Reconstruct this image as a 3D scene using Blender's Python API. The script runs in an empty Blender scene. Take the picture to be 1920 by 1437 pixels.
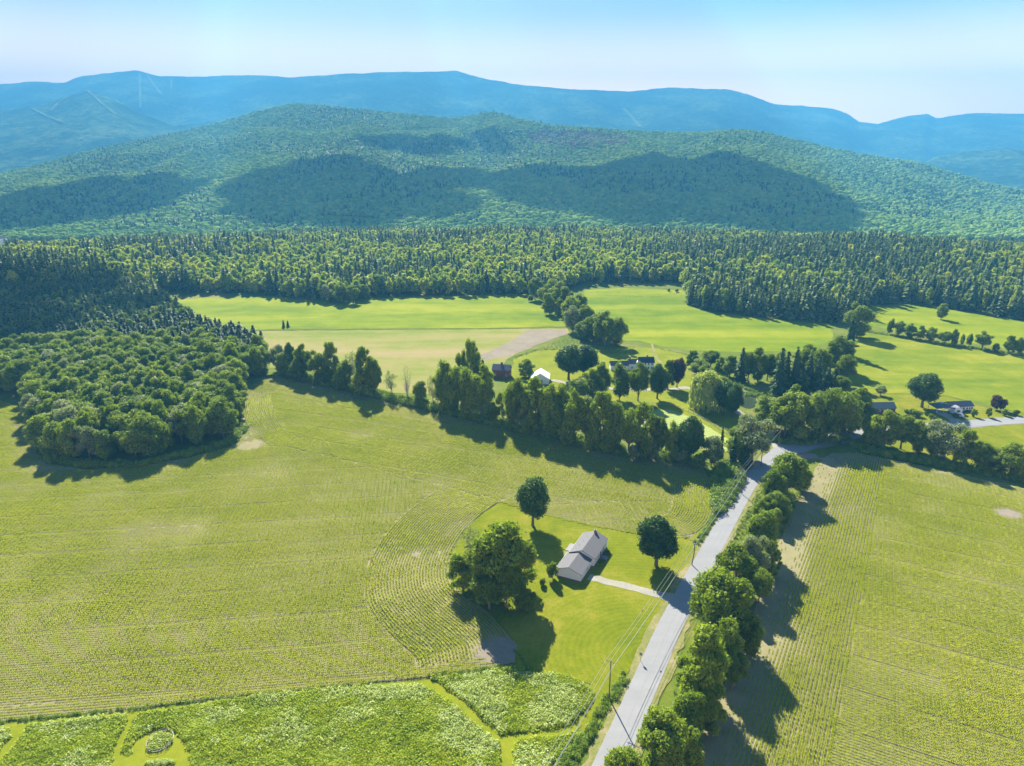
import bpy, bmesh, math, random
import numpy as np
from mathutils import Vector, Matrix

R = math.radians
SC = bpy.context.scene
COL = SC.collection
# ------------------------------------------------------------------ camera, sky, sun, exposure
HC = 120.0
FPX = 1297.0
TH = math.atan((718.5 - 300) / FPX)
CT, ST = math.cos(TH), math.sin(TH)
cam = bpy.data.cameras.new('camera'); camo = bpy.data.objects.new('camera', cam); COL.objects.link(camo)
camo.location = (0, 0, HC); camo.rotation_euler = (R(90) - TH, 0, 0)
cam.sensor_width = 36; cam.lens = 36 * FPX / 1920; cam.clip_start = 1; cam.clip_end = 40000
SC.camera = camo
SUN_EL, SUN_AZ = 36.0, -14.0          # azimuth measured clockwise from +Y (the view direction)
w = bpy.data.worlds.new('World'); SC.world = w; w.use_nodes = True
nt = w.node_tree; nt.nodes.clear()
sky = nt.nodes.new('ShaderNodeTexSky'); sky.sky_type = 'NISHITA'; sky.sun_disc = False
sky.sun_elevation = R(SUN_EL); sky.sun_rotation = R(SUN_AZ)
sky.altitude = 300; sky.air_density = 1.0; sky.dust_density = 0.5; sky.ozone_density = 4.2
bg = nt.nodes.new('ShaderNodeBackground'); bg.inputs[1].default_value = 0.05
wo = nt.nodes.new('ShaderNodeOutputWorld')
# the air near the horizon is whiter: a band all the way round, fading out upwards
tcw = nt.nodes.new('ShaderNodeTexCoord'); sx_ = nt.nodes.new('ShaderNodeSeparateXYZ'); mr_ = nt.nodes.new('ShaderNodeMapRange'); mr_.interpolation_type = 'SMOOTHSTEP'
mr_.inputs['From Min'].default_value = math.sin(R(11.0)); mr_.inputs['From Max'].default_value = math.sin(R(3.5)); mr_.inputs['To Min'].default_value = 0; mr_.inputs['To Max'].default_value = 1
mxw = nt.nodes.new('ShaderNodeMix'); mxw.data_type = 'RGBA'; mxw.inputs[7].default_value = (24, 15.2, 12.8, 1)
nt.links.new(tcw.outputs['Generated'], sx_.inputs[0]); nt.links.new(sx_.outputs['Z'], mr_.inputs['Value']); nt.links.new(mr_.outputs[0], mxw.inputs[0])
tnt = nt.nodes.new('ShaderNodeMix'); tnt.data_type = 'RGBA'; tnt.blend_type = 'MULTIPLY'; tnt.inputs[0].default_value = 1; tnt.inputs[7].default_value = (.96, .82, .96, 1)   # white balance of the photograph
nt.links.new(sky.outputs[0], tnt.inputs[6]); nt.links.new(tnt.outputs[2], mxw.inputs[6]); nt.links.new(mxw.outputs[2], bg.inputs[0]); nt.links.new(bg.outputs[0], wo.inputs[0])
sl = bpy.data.lights.new('sun', 'SUN'); sl.energy = 5.0; sl.angle = R(0.5); sl.color = (1.0, 0.95, 0.86)
so = bpy.data.objects.new('sun', sl); COL.objects.link(so)
sd = Vector((math.sin(R(SUN_AZ)) * math.cos(R(SUN_EL)), math.cos(R(SUN_AZ)) * math.cos(R(SUN_EL)), math.sin(R(SUN_EL))))
so.rotation_euler = sd.to_track_quat('Z', 'Y').to_euler(); so.location = (0, 0, 500)
SC.view_settings.view_transform = 'Standard'; SC.view_settings.look = 'None'
SC.view_settings.exposure = 2.2; SC.view_settings.gamma = 1.0; SC.view_settings.use_curve_mapping = False
SC.cycles.max_bounces = 5; SC.cycles.diffuse_bounces = 3; SC.cycles.transmission_bounces = 3
SC.cycles.volume_bounces = 0; SC.cycles.glossy_bounces = 1; SC.cycles.transparent_max_bounces = 4
SC.cycles.caustics_reflective = False; SC.cycles.caustics_refractive = False
HAZE_DENS = 1.95e-4
HAZE_COL = (0.085, 0.385, 0.68)

# ------------------------------------------------------------------ helpers
def P(x, y, h=0.0):
    """ground point (at height h) seen at photo pixel x, y"""
    u = (x - 960) / FPX; v = (y - 718.5) / FPX
    Y = CT - v * ST; Z = -ST - v * CT; k = (h - HC) / Z
    return (u * k, Y * k)
def PP(pts, h=0.0): return [P(x, y, h) for x, y in pts]
def inpoly(px, py, poly):
    px = np.asarray(px, float); py = np.asarray(py, float)
    r = np.zeros(px.shape, bool); n = len(poly)
    for i in range(n):
        x0, y0 = poly[i]; x1, y1 = poly[(i + 1) % n]
        if y0 == y1: continue
        cnd = ((y0 > py) != (y1 > py)) & (px < (x1 - x0) * (py - y0) / (y1 - y0) + x0)
        r ^= cnd
    return r
_prm = np.random.RandomState(11).rand(512, 512)
def vnoise(x, y):
    xi = np.floor(x).astype(int); yi = np.floor(y).astype(int)
    fx = x - xi; fy = y - yi
    fx = fx * fx * (3 - 2 * fx); fy = fy * fy * (3 - 2 * fy)
    a = _prm[xi % 512, yi % 512]; b = _prm[(xi + 1) % 512, yi % 512]
    c = _prm[xi % 512, (yi + 1) % 512]; d = _prm[(xi + 1) % 512, (yi + 1) % 512]
    return (a * (1 - fx) + b * fx) * (1 - fy) + (c * (1 - fx) + d * fx) * fy
def fbm(x, y, o=4):
    s = 0; a = 1; t = 0
    for i in range(o):
        s = s + a * (vnoise(x * 2 ** i + i * 17.3, y * 2 ** i + i * 9.1) - .5); t += a; a *= .5
    return s / t * 2
def dist_poly(X, Y, line):
    """signed-less distance to a polyline"""
    D = np.full(X.shape, 1e9)
    for i in range(len(line) - 1):
        ax, ay = line[i]; bx, by = line[i + 1]; L2 = (bx - ax) ** 2 + (by - ay) ** 2
        t = np.clip(((X - ax) * (bx - ax) + (Y - ay) * (by - ay)) / L2, 0, 1)
        D = np.minimum(D, np.hypot(X - ax - t * (bx - ax), Y - ay - t * (by - ay)))
    return D
def smooth(pts, closed=False, n=4):
    """Catmull-Rom"""
    out = []; N = len(pts)
    rng = range(N) if closed else range(N - 1)
    for i in rng:
        g = (lambda k: pts[k % N]) if closed else (lambda k: pts[min(max(k, 0), N - 1)])
        p0, p1, p2, p3 = map(np.array, (g(i - 1), g(i), g(i + 1), g(i + 2)))
        for j in range(n):
            t = j / n
            q = .5 * ((2 * p1) + (-p0 + p2) * t + (2 * p0 - 5 * p1 + 4 * p2 - p3) * t * t + (-p0 + 3 * p1 - 3 * p2 + p3) * t ** 3)
            out.append((float(q[0]), float(q[1])))
    if not closed: out.append(tuple(map(float, pts[-1])))
    return out
def rough(poly, step=3.0, amp=.5, seed=1):
    """subdivide a polygon's edges and make them uneven"""
    r = random.Random(seed); out = []
    for i in range(len(poly)):
        a = np.array(poly[i]); b = np.array(poly[(i + 1) % len(poly)]); L = np.linalg.norm(b - a)
        n = max(1, min(80, int(L / step)))
        for j in range(n):
            q = a + (b - a) * j / n
            out.append((q[0] + r.uniform(-amp, amp), q[1] + r.uniform(-amp, amp)))
    return out
def setp(o, label=None, cat=None, group=None, kind=None):
    if label: o['label'] = label
    if cat: o['category'] = cat
    if group: o['group'] = group
    if kind: o['kind'] = kind
    return o
def link(name, me, parent=None, loc=None, rotz=0, scale=None, mat=None):
    o = bpy.data.objects.new(name, me); COL.objects.link(o)
    if parent is not None: o.parent = parent
    if loc is not None: o.location = loc
    o.rotation_euler = (0, 0, rotz)
    if scale is not None: o.scale = scale
    if mat is not None and me is not None and not me.materials: me.materials.append(mat)
    return o
def empty(name, loc, rotz=0, **k):
    o = bpy.data.objects.new(name, None); COL.objects.link(o)
    o.empty_display_size = .5; o.location = loc; o.rotation_euler = (0, 0, rotz)
    return setp(o, **k)
def np_mesh(name, V, F, mat=None, smooth_=False, tint=None, mats=None, mi=None):
    me = bpy.data.meshes.new(name)
    V = np.asarray(V, np.float32)
    if isinstance(F, np.ndarray):
        n, k = F.shape
        me.vertices.add(len(V)); me.vertices.foreach_set('co', V.ravel())
        me.loops.add(n * k); me.loops.foreach_set('vertex_index', F.astype(np.int32).ravel())
        me.polygons.add(n); me.polygons.foreach_set('loop_start', np.arange(0, n * k, k, dtype=np.int32))
        me.polygons.foreach_set('loop_total', np.full(n, k, np.int32))
        me.update(calc_edges=True)
    else:
        me.from_pydata([tuple(v) for v in V], [], F); me.update()
    if mat: me.materials.append(mat)
    for m in (mats or []): me.materials.append(m)
    if mi is not None: me.polygons.foreach_set('material_index', np.asarray(mi, np.int32))
    if smooth_: me.polygons.foreach_set('use_smooth', np.ones(len(me.polygons), bool))
    if tint is not None:
        a = me.attributes.new('tint', 'FLOAT', 'FACE'); a.data.foreach_set('value', np.asarray(tint, np.float32))
    return me
def sheet(name, poly, z, mat, kind='structure'):
    bm = bmesh.new()
    vs = [bm.verts.new((x, y, z)) for x, y in poly]
    es = [bm.edges.new((vs[i], vs[(i + 1) % len(vs)])) for i in range(len(vs))]
    bmesh.ops.triangle_fill(bm, use_beauty=True, edges=es, normal=(0, 0, 1))
    bmesh.ops.recalc_face_normals(bm, faces=bm.faces)
    for f in bm.faces:
        if f.normal.z < 0: f.normal_flip()
    me = bpy.data.meshes.new(name); bm.to_mesh(me); bm.free()
    return setp(link(name, me, mat=mat), kind=kind)
def ribbon(name, pts, width, z, mat, edge=.15, seed=3, kind='structure'):
    r = random.Random(seed); pts = [np.array(p) for p in pts]; V = []; F = []
    W = width if callable(width) else (lambda t: width)
    for i, p in enumerate(pts):
        d = pts[min(i + 1, len(pts) - 1)] - pts[max(i - 1, 0)]; d = d / np.linalg.norm(d); n = np.array((-d[1], d[0]))
        ww = W(i / (len(pts) - 1)) / 2
        a = p + n * (ww + r.uniform(-edge, edge)); b = p - n * (ww + r.uniform(-edge, edge))
        V += [(a[0], a[1], z), (b[0], b[1], z)]
        if i: F.append((2 * i - 2, 2 * i - 1, 2 * i + 1, 2 * i))
    me = np_mesh(name, V, F, mat)
    return setp(link(name, me), kind=kind)
def dens(pts, step):
    out = []
    for i in range(len(pts) - 1):
        a = np.array(pts[i]); b = np.array(pts[i + 1]); n = max(1, int(np.linalg.norm(b - a) / step))
        for j in range(n): out.append(tuple(a + (b - a) * j / n))
    out.append(tuple(pts[-1])); return out
# mesh builder of boxes and prisms
class MB:
    def __init__(s): s.v = []; s.f = []
    def box(s, x0, x1, y0, y1, z0, z1):
        b = len(s.v)
        s.v += [(x, y, z) for z in (z0, z1) for y in (y0, y1) for x in (x0, x1)]
        s.f += [tuple(b + i for i in q) for q in ((0, 2, 3, 1), (4, 5, 7, 6), (0, 1, 5, 4), (2, 6, 7, 3), (0, 4, 6, 2), (1, 3, 7, 5))]
        return s
    def hexa(s, p):
        """8 points: bottom 4 (ccw), top 4 (ccw)"""
        b = len(s.v); s.v += list(p)
        s.f += [tuple(b + i for i in q) for q in ((3, 2, 1, 0), (4, 5, 6, 7), (0, 1, 5, 4), (1, 2, 6, 5), (2, 3, 7, 6), (3, 0, 4, 7))]
        return s
    def tube(s, pts, rads, n=6, cap=True):
        pts = [Vector(p) for p in pts]; b0 = len(s.v)
        for i, p in enumerate(pts):
            d = (pts[min(i + 1, len(pts) - 1)] - pts[max(i - 1, 0)]).normalized()
            a = d.orthogonal().normalized() if abs(d.z) < .99 else Vector((1, 0, 0)); a = (a - d * a.dot(d)).normalized(); c = d.cross(a)
            r = rads[i] if hasattr(rads, '__len__') else rads
            for k in range(n):
                t = 2 * math.pi * k / n; s.v.append(tuple(p + (a * math.cos(t) + c * math.sin(t)) * r))
            if i:
                for k in range(n):
                    q = b0 + (i - 1) * n
                    s.f.append((q + k, q + (k + 1) % n, q + n + (k + 1) % n, q + n + k))
        if cap:
            s.f.append(tuple(b0 + k for k in range(n))[::-1]); q = b0 + (len(pts) - 1) * n
            s.f.append(tuple(q + k for k in range(n)))
        return s
    def mesh(s, name, mat=None): return np_mesh(name, s.v, s.f, mat)
    def obj(s, name, mat, parent=None, **k): return link(name, s.mesh(name, mat), parent=parent, **k)

# ------------------------------------------------------------------ materials
def newmat(name):
    m = bpy.data.materials.new(name); m.use_nodes = True; n = m.node_tree; n.nodes.clear()
    out = n.nodes.new('ShaderNodeOutputMaterial'); return m, n, out
class NB:
    """tiny node helper"""
    def __init__(s, nt): s.n = nt; s.pos = None
    def node(s, t, **k):
        q = s.n.nodes.new(t)
        for a, b in k.items(): setattr(q, a, b)
        return q
    def lk(s, a, b): s.n.links.new(a, b)
    def position(s):
        if s.pos is None: s.pos = s.node('ShaderNodeNewGeometry').outputs['Position']
        return s.pos
    def mapping(s, rot=0, scale=(1, 1, 1), loc=(0, 0, 0)):
        m = s.node('ShaderNodeMapping'); m.inputs['Rotation'].default_value = (0, 0, R(rot)); m.inputs['Scale'].default_value = scale
        m.inputs['Location'].default_value = loc; s.lk(s.position(), m.inputs['Vector']); return m.outputs[0]
    def noise(s, scale, detail=3, rough=.55, vec=None, dist=0):
        q = s.node('ShaderNodeTexNoise'); q.inputs['Scale'].default_value = scale; q.inputs['Detail'].default_value = detail
        q.inputs['Roughness'].default_value = rough; q.inputs['Distortion'].default_value = dist
        s.lk(vec if vec is not None else s.position(), q.inputs['Vector']); return q.outputs['Fac']
    def ramp(s, fac, stops):
        r = s.node('ShaderNodeValToRGB'); e = r.color_ramp.elements
        while len(e) < len(stops): e.new(.5)
        for el, (p, c) in zip(e, stops):
            el.position = p; el.color = (*c, 1) if len(c) == 3 else c
        s.lk(fac, r.inputs[0]); return r.outputs[0]
    def mix(s, fac, a, b, mode='MIX'):
        m = s.node('ShaderNodeMix', data_type='RGBA', blend_type=mode)
        for i, v in ((0, fac), (6, a), (7, b)):
            if hasattr(v, 'is_linked') or hasattr(v, 'links'): s.lk(v, m.inputs[i])
            elif i: m.inputs[i].default_value = (*v, 1)
            else: m.inputs[i].default_value = v
        return m.outputs[2]
    def math(s, op, a, b=None, c=None):
        m = s.node('ShaderNodeMath', operation=op)
        for i, v in enumerate((a, b, c)):
            if v is None: continue
            if hasattr(v, 'links'): s.lk(v, m.inputs[i])
            else: m.inputs[i].default_value = v
        return m.outputs[0]
    def bump(s, h, strength=.5, dist=.1):
        b = s.node('ShaderNodeBump'); b.inputs['Strength'].default_value = strength; b.inputs['Distance'].default_value = dist
        s.lk(h, b.inputs['Height']); return b.outputs[0]
def g3(f): return (f, f, f)
def ground_mat(name, cols, big=.012, stretch=None, rowang=None, rowsp=None, rowcol=None, rowamt=.5, fine=1.2, rough=.9, bumpd=.12, ring=None):
    m, n, out = newmat(name); B = NB(n)
    v = B.mapping(*stretch) if stretch else None
    a = B.noise(big, 5, .6, v)
    f = B.noise(fine, 4, .7, v)
    md = B.noise(big * 6, 3, .6)
    fac = B.math('ADD', B.math('MULTIPLY', a, .5), B.math('ADD', B.math('MULTIPLY', f, .25), B.math('MULTIPLY', md, .25)))
    col = B.ramp(fac, cols)
    if rowang is not None:
        wv = B.node('ShaderNodeTexWave', wave_type='BANDS', bands_direction='Y'); wv.inputs['Scale'].default_value = 1 / rowsp * .31416
        wv.inputs['Distortion'].default_value = .6; wv.inputs['Detail'].default_value = 2; wv.inputs['Detail Scale'].default_value = .08
        B.lk(B.mapping(rowang), wv.inputs[0])
        col = B.mix(B.math('MULTIPLY', wv.outputs['Fac'], rowamt), col, rowcol)
    if ring:
        wv = B.node('ShaderNodeTexWave', wave_type='RINGS', rings_direction='Z'); wv.inputs['Scale'].default_value = ring[2]
        wv.inputs['Distortion'].default_value = 1.5; wv.inputs['Detail'].default_value = 1; wv.inputs['Detail Scale'].default_value = .05
        B.lk(B.mapping(0, (1, 1, 0), (-ring[0], -ring[1], 0)), wv.inputs[0])
        col = B.mix(B.math('MULTIPLY', wv.outputs['Fac'], ring[3]), col, ring[4])
    p = B.node('ShaderNodeBsdfPrincipled'); p.inputs['Roughness'].default_value = rough; p.inputs['Specular IOR Level'].default_value = .02
    B.lk(col, p.inputs['Base Color']); B.lk(B.bump(B.noise(fine * 2, 3, .7), .6, bumpd), p.inputs['Normal']); B.lk(p.outputs[0], out.inputs[0])
    return m
def plain(name, col, rough=.6, var=.12, scale=2.0, metal=0, spec=.4, stretch=None, bumpd=0):
    m, n, out = newmat(name); B = NB(n)
    tc = B.node('ShaderNodeTexCoord').outputs['Object']
    mp = B.node('ShaderNodeMapping'); B.lk(tc, mp.inputs[0])
    if stretch: mp.inputs['Scale'].default_value = stretch
    f = B.noise(scale, 4, .65, mp.outputs[0])
    c = B.ramp(f, [(.3, tuple(x * (1 - var) for x in col)), (.7, tuple(min(1, x * (1 + var)) for x in col))])
    p = B.node('ShaderNodeBsdfPrincipled'); p.inputs['Roughness'].default_value = rough; p.inputs['Metallic'].default_value = metal
    p.inputs['Specular IOR Level'].default_value = spec
    B.lk(c, p.inputs['Base Color'])
    if bumpd: B.lk(B.bump(f, .5, bumpd), p.inputs['Normal'])
    B.lk(p.outputs[0], out.inputs[0]); return m
def leafmat(name, dark, mid, light, transl=.35, spec=.25, objvar=.5, posvar=None):
    m, n, out = newmat(name); B = NB(n)
    at = B.node('ShaderNodeAttribute', attribute_name='tint').outputs['Fac']
    oi = B.node('ShaderNodeObjectInfo').outputs['Random']
    f = B.math('ADD', B.math('MULTIPLY', at, 1 - objvar), B.math('MULTIPLY', oi, objvar))
    if posvar:
        pn = B.noise(posvar[0], 3, .6)
        pn = B.math('MULTIPLY_ADD', pn, 2.2, -.6)
        f = B.math('ADD', B.math('MULTIPLY', f, 1 - posvar[1]), B.math('MULTIPLY', pn, posvar[1]))
    col = B.ramp(f, [(.08, dark), (.5, mid), (.92, light)])
    p = B.node('ShaderNodeBsdfPrincipled'); p.inputs['Roughness'].default_value = .5; p.inputs['Specular IOR Level'].default_value = spec
    B.lk(col, p.inputs['Base Color'])
    t = B.node('ShaderNodeBsdfTranslucent'); B.lk(B.mix(1.0, col, (1.0, 1.0, .45), 'MULTIPLY'), t.inputs[0])
    mx = B.node('ShaderNodeMixShader'); mx.inputs[0].default_value = transl
    B.lk(p.outputs[0], mx.inputs[1]); B.lk(t.outputs[0], mx.inputs[2]); B.lk(mx.outputs[0], out.inputs[0])
    return m

M = {}
M['grass'] = ground_mat('rough_grass', [(.36, (.06, .1, .008)), (.5, (.11, .14, .015)), (.6, (.18, .16, .05))], big=.02, fine=.8)
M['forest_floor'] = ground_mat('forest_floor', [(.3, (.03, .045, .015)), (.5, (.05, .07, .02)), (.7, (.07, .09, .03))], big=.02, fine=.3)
M['lawn'] = ground_mat('lawn_grass', [(.37, (.08, .11, .002)), (.5, (.132, .15, .003)), (.6, (.205, .182, .02))], big=.05, fine=1.6,
                       ring=(34.0, 146.0, .19, .18, (.19, .23, .02)))
M['mown'] = ground_mat('mown_path', [(.38, (.12, .15, .006)), (.58, (.19, .205, .012))], big=.08, fine=2.0)
M['meadow'] = ground_mat('meadow_grass', [(.38, (.08, .135, .003)), (.5, (.148, .19, .004)), (.6, (.22, .235, .012))], big=.008, stretch=(3, (.5, 4.0, 1)), fine=.7, bumpd=.3)
M['meadow_right'] = ground_mat('pasture_grass', [(.38, (.09, .14, .005)), (.5, (.155, .185, .008)), (.6, (.23, .225, .02))], big=.015, stretch=(20, (.6, 2.6, 1)), fine=.7, bumpd=.4)
M['stubble'] = ground_mat('sparse_crop_soil', [(.38, (.13, .17, .02)), (.49, (.2, .195, .045)), (.6, (.265, .205, .09))], big=.008, stretch=(0, (.7, 4.5, 1)), fine=.3)
M['soil'] = ground_mat('field_soil', [(.3, (.165, .145, .07)), (.5, (.215, .19, .09)), (.7, (.28, .245, .13))], big=.04, fine=1.5, bumpd=.15)
M['baresoil'] = ground_mat('bare_soil', [(.3, (.15, .125, .085)), (.5, (.21, .175, .12)), (.7, (.28, .235, .17))], big=.08, fine=1.0, bumpd=.2)
M['gravel'] = ground_mat('gravel', [(.3, (.2, .19, .13)), (.5, (.28, .26, .2)), (.7, (.37, .34, .28))], big=.2, fine=3.0)
M['asphalt'] = ground_mat('worn_asphalt', [(.3, (.2, .2, .19)), (.5, (.23, .228, .217)), (.7, (.26, .257, .245))], big=.06, stretch=(-61, (.3, 3.5, 1)), fine=2, bumpd=.01, rough=.75)
M['tarline'] = plain('wheel_track_asphalt', (.185, .185, .182), .7)
M['verge'] = ground_mat('dry_verge', [(.34, (.09, .13, .015)), (.5, (.19, .18, .06)), (.62, (.28, .23, .13))], big=.15, fine=2.0)
M['leaf'] = leafmat('broad_leaf', (.09, .15, .008), (.175, .25, .012), (.29, .37, .025), .52, spec=.12, posvar=(.02, .2))
M['leaf_light'] = leafmat('light_leaf', (.12, .19, .012), (.2, .28, .018), (.29, .36, .035), .5, spec=.12)
M['leaf_pale'] = leafmat('pale_leaf', (.16, .21, .08), (.25, .30, .12), (.34, .38, .18), .42, spec=.15)
M['leaf_willow'] = leafmat('willow_leaf', (.22, .29, .06), (.33, .4, .09), (.42, .48, .13), .5, spec=.05)
M['leaf_maple'] = leafmat('dark_maple_leaf', (.035, .08, .01), (.06, .125, .015), (.11, .18, .025), .3, spec=.15)
M['leaf_purple'] = leafmat('purple_leaf', (.05, .028, .035), (.08, .045, .05), (.12, .07, .08), .3, spec=.12)
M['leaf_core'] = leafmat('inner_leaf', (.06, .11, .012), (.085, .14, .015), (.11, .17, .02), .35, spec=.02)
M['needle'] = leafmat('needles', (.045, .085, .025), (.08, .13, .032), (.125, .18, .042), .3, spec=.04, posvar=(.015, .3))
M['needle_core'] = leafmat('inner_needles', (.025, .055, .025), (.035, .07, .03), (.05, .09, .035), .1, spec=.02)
M['far_leaf'] = leafmat('far_crown_leaf', (.15, .27, .06), (.29, .43, .085), (.46, .57, .12), .45, spec=.0, objvar=.7, posvar=(.004, .35))
M['mid_leaf'] = leafmat('mid_crown_leaf', (.17, .26, .035), (.31, .4, .055), (.5, .53, .07), .5, spec=.06, objvar=.75)
M['far_needle'] = leafmat('pale_needles', (.08, .13, .045), (.15, .205, .065), (.25, .3, .09), .35, spec=.04, objvar=.7, posvar=(.015, .2))  # lighter, greyer needle colour for the mid-distance conifers
M['red_leaf'] = leafmat('reddish_crown_leaf', (.16, .10, .09), (.22, .14, .12), (.27, .18, .14), .2, spec=0)
M['bark'] = plain('bark', (.16, .125, .095), .9, .3, 3.0, spec=.1)
M['paleb'] = plain('pale_bark', (.42, .39, .34), .9, .25, 3.0, spec=.1)
M['corn'] = leafmat('corn_leaf', (.31, .37, .014), (.41, .46, .02), (.51, .52, .045), .5, spec=.01, objvar=.3, posvar=(.03, .45))
M['weed'] = leafmat('weed_leaf', (.22, .31, .008), (.34, .42, .012), (.47, .51, .025), .5, spec=.12, objvar=.4, posvar=(.12, .35))
M['flower'] = leafmat('flower_head', (.36, .44, .1), (.49, .56, .17), (.62, .66, .29), .4, spec=.1, objvar=.4)
M['brush'] = leafmat('brush_leaf', (.11, .19, .012), (.19, .28, .02), (.28, .36, .035), .42, spec=.12, objvar=.4, posvar=(.15, .3))

# ------------------------------------------------------------------ ground, hill, mountains
def crest_table(px, dist_scale=None):
    """photo pixels of a crest line and its distance -> (t = X/Y, z)"""
    t = []; z = []; D = []
    for x, y, d in px:
        u = (x - 960) / FPX; v = (y - 718.5) / FPX; Yd = CT - v * ST; Zd = -ST - v * CT
        t.append(u / Yd); z.append(HC + d * Zd / Yd); D.append(d)
    i = np.argsort(t); return np.array(t)[i], np.array(z)[i], np.array(D)[i]
HILL = crest_table([(-700, 392, 2600), (-300, 372, 2700), (-100, 352, 2900), (60, 315, 3100), (200, 277, 3400), (320, 250, 3600), (400, 233, 3700), (480, 209, 3800), (550, 197, 3900), (650, 205, 3900),
                    (780, 217, 3900), (840, 222, 3800), (875, 219, 3700), (925, 214, 3600), (1035, 238, 3500), (1160, 242, 3500), (1260, 248, 3400),
                    (1320, 249, 3300), (1385, 244, 3200), (1435, 248, 3150), (1490, 264, 3100), (1610, 292, 3000), (1710, 304, 2950), (1770, 322, 2850), (1860, 349, 2700),
                    (1920, 363, 2600), (2100, 395, 2400), (2500, 415, 2200)])
def hill_z(x, y):
    t = x / y; zc = np.interp(t, HILL[0], HILL[1]) - 9; yc = np.interp(t, HILL[0], HILL[2])
    y0 = 1350.0
    s = (y - y0) / (yc - y0)
    f = np.where(s < 1, np.clip(s, 0, 1) ** 1.22, 1 - .8 * (np.clip(s, 1, 3) - 1))
    n = fbm(x / 520 + 3.1, y / 800 + 1.7, 4)
    n2 = -np.abs(fbm(x / 330 + 7, y / 900 + 2, 3))
    amp = np.clip(s, 0, 1) * np.clip(1.02 - s, 0.02, 1) ** .6 * 1.6
    z = -26 + (zc + 26) * f + amp * (70 * n + 90 * (n2 + .15))
    return np.where(s <= 0, -26 - 8 * np.clip(-s * 10, 0, 1), z)
def ground_z(x, y):
    r = np.hypot(x, y)
    k = np.clip((r - 1000) / 450, 0, 1); k = k * k * (3 - 2 * k)
    rise = np.clip((r - 700) / 250, 0, 1) * np.clip((1250 - r) / 250, 0, 1)
    return -28 * k + rise * (5 + 17 * fbm(x / 240 + 2, y / 200, 3))
def fan(name, zf, tlo, thi, nt_, y0, y1, nr, mat, geo=False, polar=False):
    tt = np.linspace(tlo, thi, nt_); ss = np.linspace(0, 1, nr)
    yy = y0 * (y1 / y0) ** ss if geo else y0 + (y1 - y0) * ss
    if polar:
        A, Rr = np.meshgrid(tt, yy); X = np.sin(A) * Rr; Y = np.cos(A) * Rr
    else:
        T, Y = np.meshgrid(tt, yy); X = T * Y
    Z = zf(X, Y)
    V = np.stack([X.ravel(), Y.ravel(), Z.ravel()], 1)
    i = np.arange(nr - 1)[:, None] * nt_ + np.arange(nt_ - 1)[None, :]
    F = np.stack([i, i + 1, i + 1 + nt_, i + nt_], -1).reshape(-1, 4)
    me = np_mesh(name, V, F, mat, True)
    return setp(link(name, me), kind='structure')
m, n, out = newmat('mountain_forest_lit_patches'); B = NB(n)
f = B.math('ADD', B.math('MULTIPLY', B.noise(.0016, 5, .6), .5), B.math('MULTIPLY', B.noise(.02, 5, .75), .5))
colr = B.ramp(f, [(.38, (.012, .032, .018)), (.5, (.05, .1, .045)), (.63, (.2, .28, .1))])  # sunlit and dark forest patches painted into the colour to bring out the relief
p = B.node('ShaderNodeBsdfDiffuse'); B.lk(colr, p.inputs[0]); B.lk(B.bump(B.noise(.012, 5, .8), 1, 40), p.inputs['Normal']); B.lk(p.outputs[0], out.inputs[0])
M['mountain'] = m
# one sheet of ground, centred on the viewer, out to the far side of the range
def gz(x, y):
    z = ground_z(x, y); r = np.hypot(x, y)
    return z - .04
fan('ground', gz, -math.pi, math.pi, 361, 20, 13500, 110, None, geo=True, polar=True)
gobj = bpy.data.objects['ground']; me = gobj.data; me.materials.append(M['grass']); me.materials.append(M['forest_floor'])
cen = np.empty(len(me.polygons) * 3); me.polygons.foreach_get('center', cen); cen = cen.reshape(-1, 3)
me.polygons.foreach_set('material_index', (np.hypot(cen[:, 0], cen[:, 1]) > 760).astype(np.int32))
me.vertices.add(0)
sheet('valley_ground_near', [(20.0 * math.sin(a), 20.0 * math.cos(a)) for a in np.linspace(0, 2 * math.pi, 40)[:-1]], -.05, M['grass'])
bpy.data.objects['valley_ground_near'].name = 'ground_below_viewpoint'
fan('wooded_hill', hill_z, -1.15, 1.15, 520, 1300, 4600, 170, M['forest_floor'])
RANGE = crest_table([(-900, 190, 9000), (-300, 165, 9000), (0, 157, 9000), (60, 152, 9000), (120, 155, 9000), (150, 143, 9000), (200, 137, 9000), (255, 132, 9000), (300, 143, 9000), (360, 143, 9000), (480, 141, 9000), (540, 145, 9000),
                     (640, 138, 9000), (720, 135, 9000), (790, 134, 9000), (855, 132, 9000), (885, 142, 9000), (960, 157, 9000), (1070, 168, 9000), (1180, 171, 9000), (1255, 163, 9000), (1360, 168, 9000), (1400, 176, 9000),
                     (1450, 196, 9000), (1560, 203, 9000), (1590, 214, 9000), (1612, 229, 9000), (1645, 232, 9000), (1700, 217, 9000), (1740, 213, 9000), (1755, 222, 9000), (1830, 211, 9000), (1920, 214, 9000), (2300, 225, 9000), (2900, 240, 9000)])
def ridge(tab, y0, zb, amp, fx, back=.9):
    def fz(x, y):
        t = x / y; zc = np.interp(t, tab[0], tab[1]); yc = np.interp(t, tab[0], tab[2])
        s = (y - y0) / (yc - y0)
        f = np.where(s < 1, np.clip(s, 0, 1) ** 1.15, 1 - back * (s - 1))
        n = -np.abs(fbm(x / fx + 5, y / (fx * 2.6) + 3, 4)) + .25 + .5 * fbm(x / fx * 2 + 1, y / fx + 8, 4)
        a = np.clip(s, 0, 1) * np.clip(1.0 - s, 0.0, 1) ** .55 * 1.7
        return zb + (zc - zb) * f + a * amp * n + 7 * fbm(x / 90, y / 90, 2)
    return fz
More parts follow.
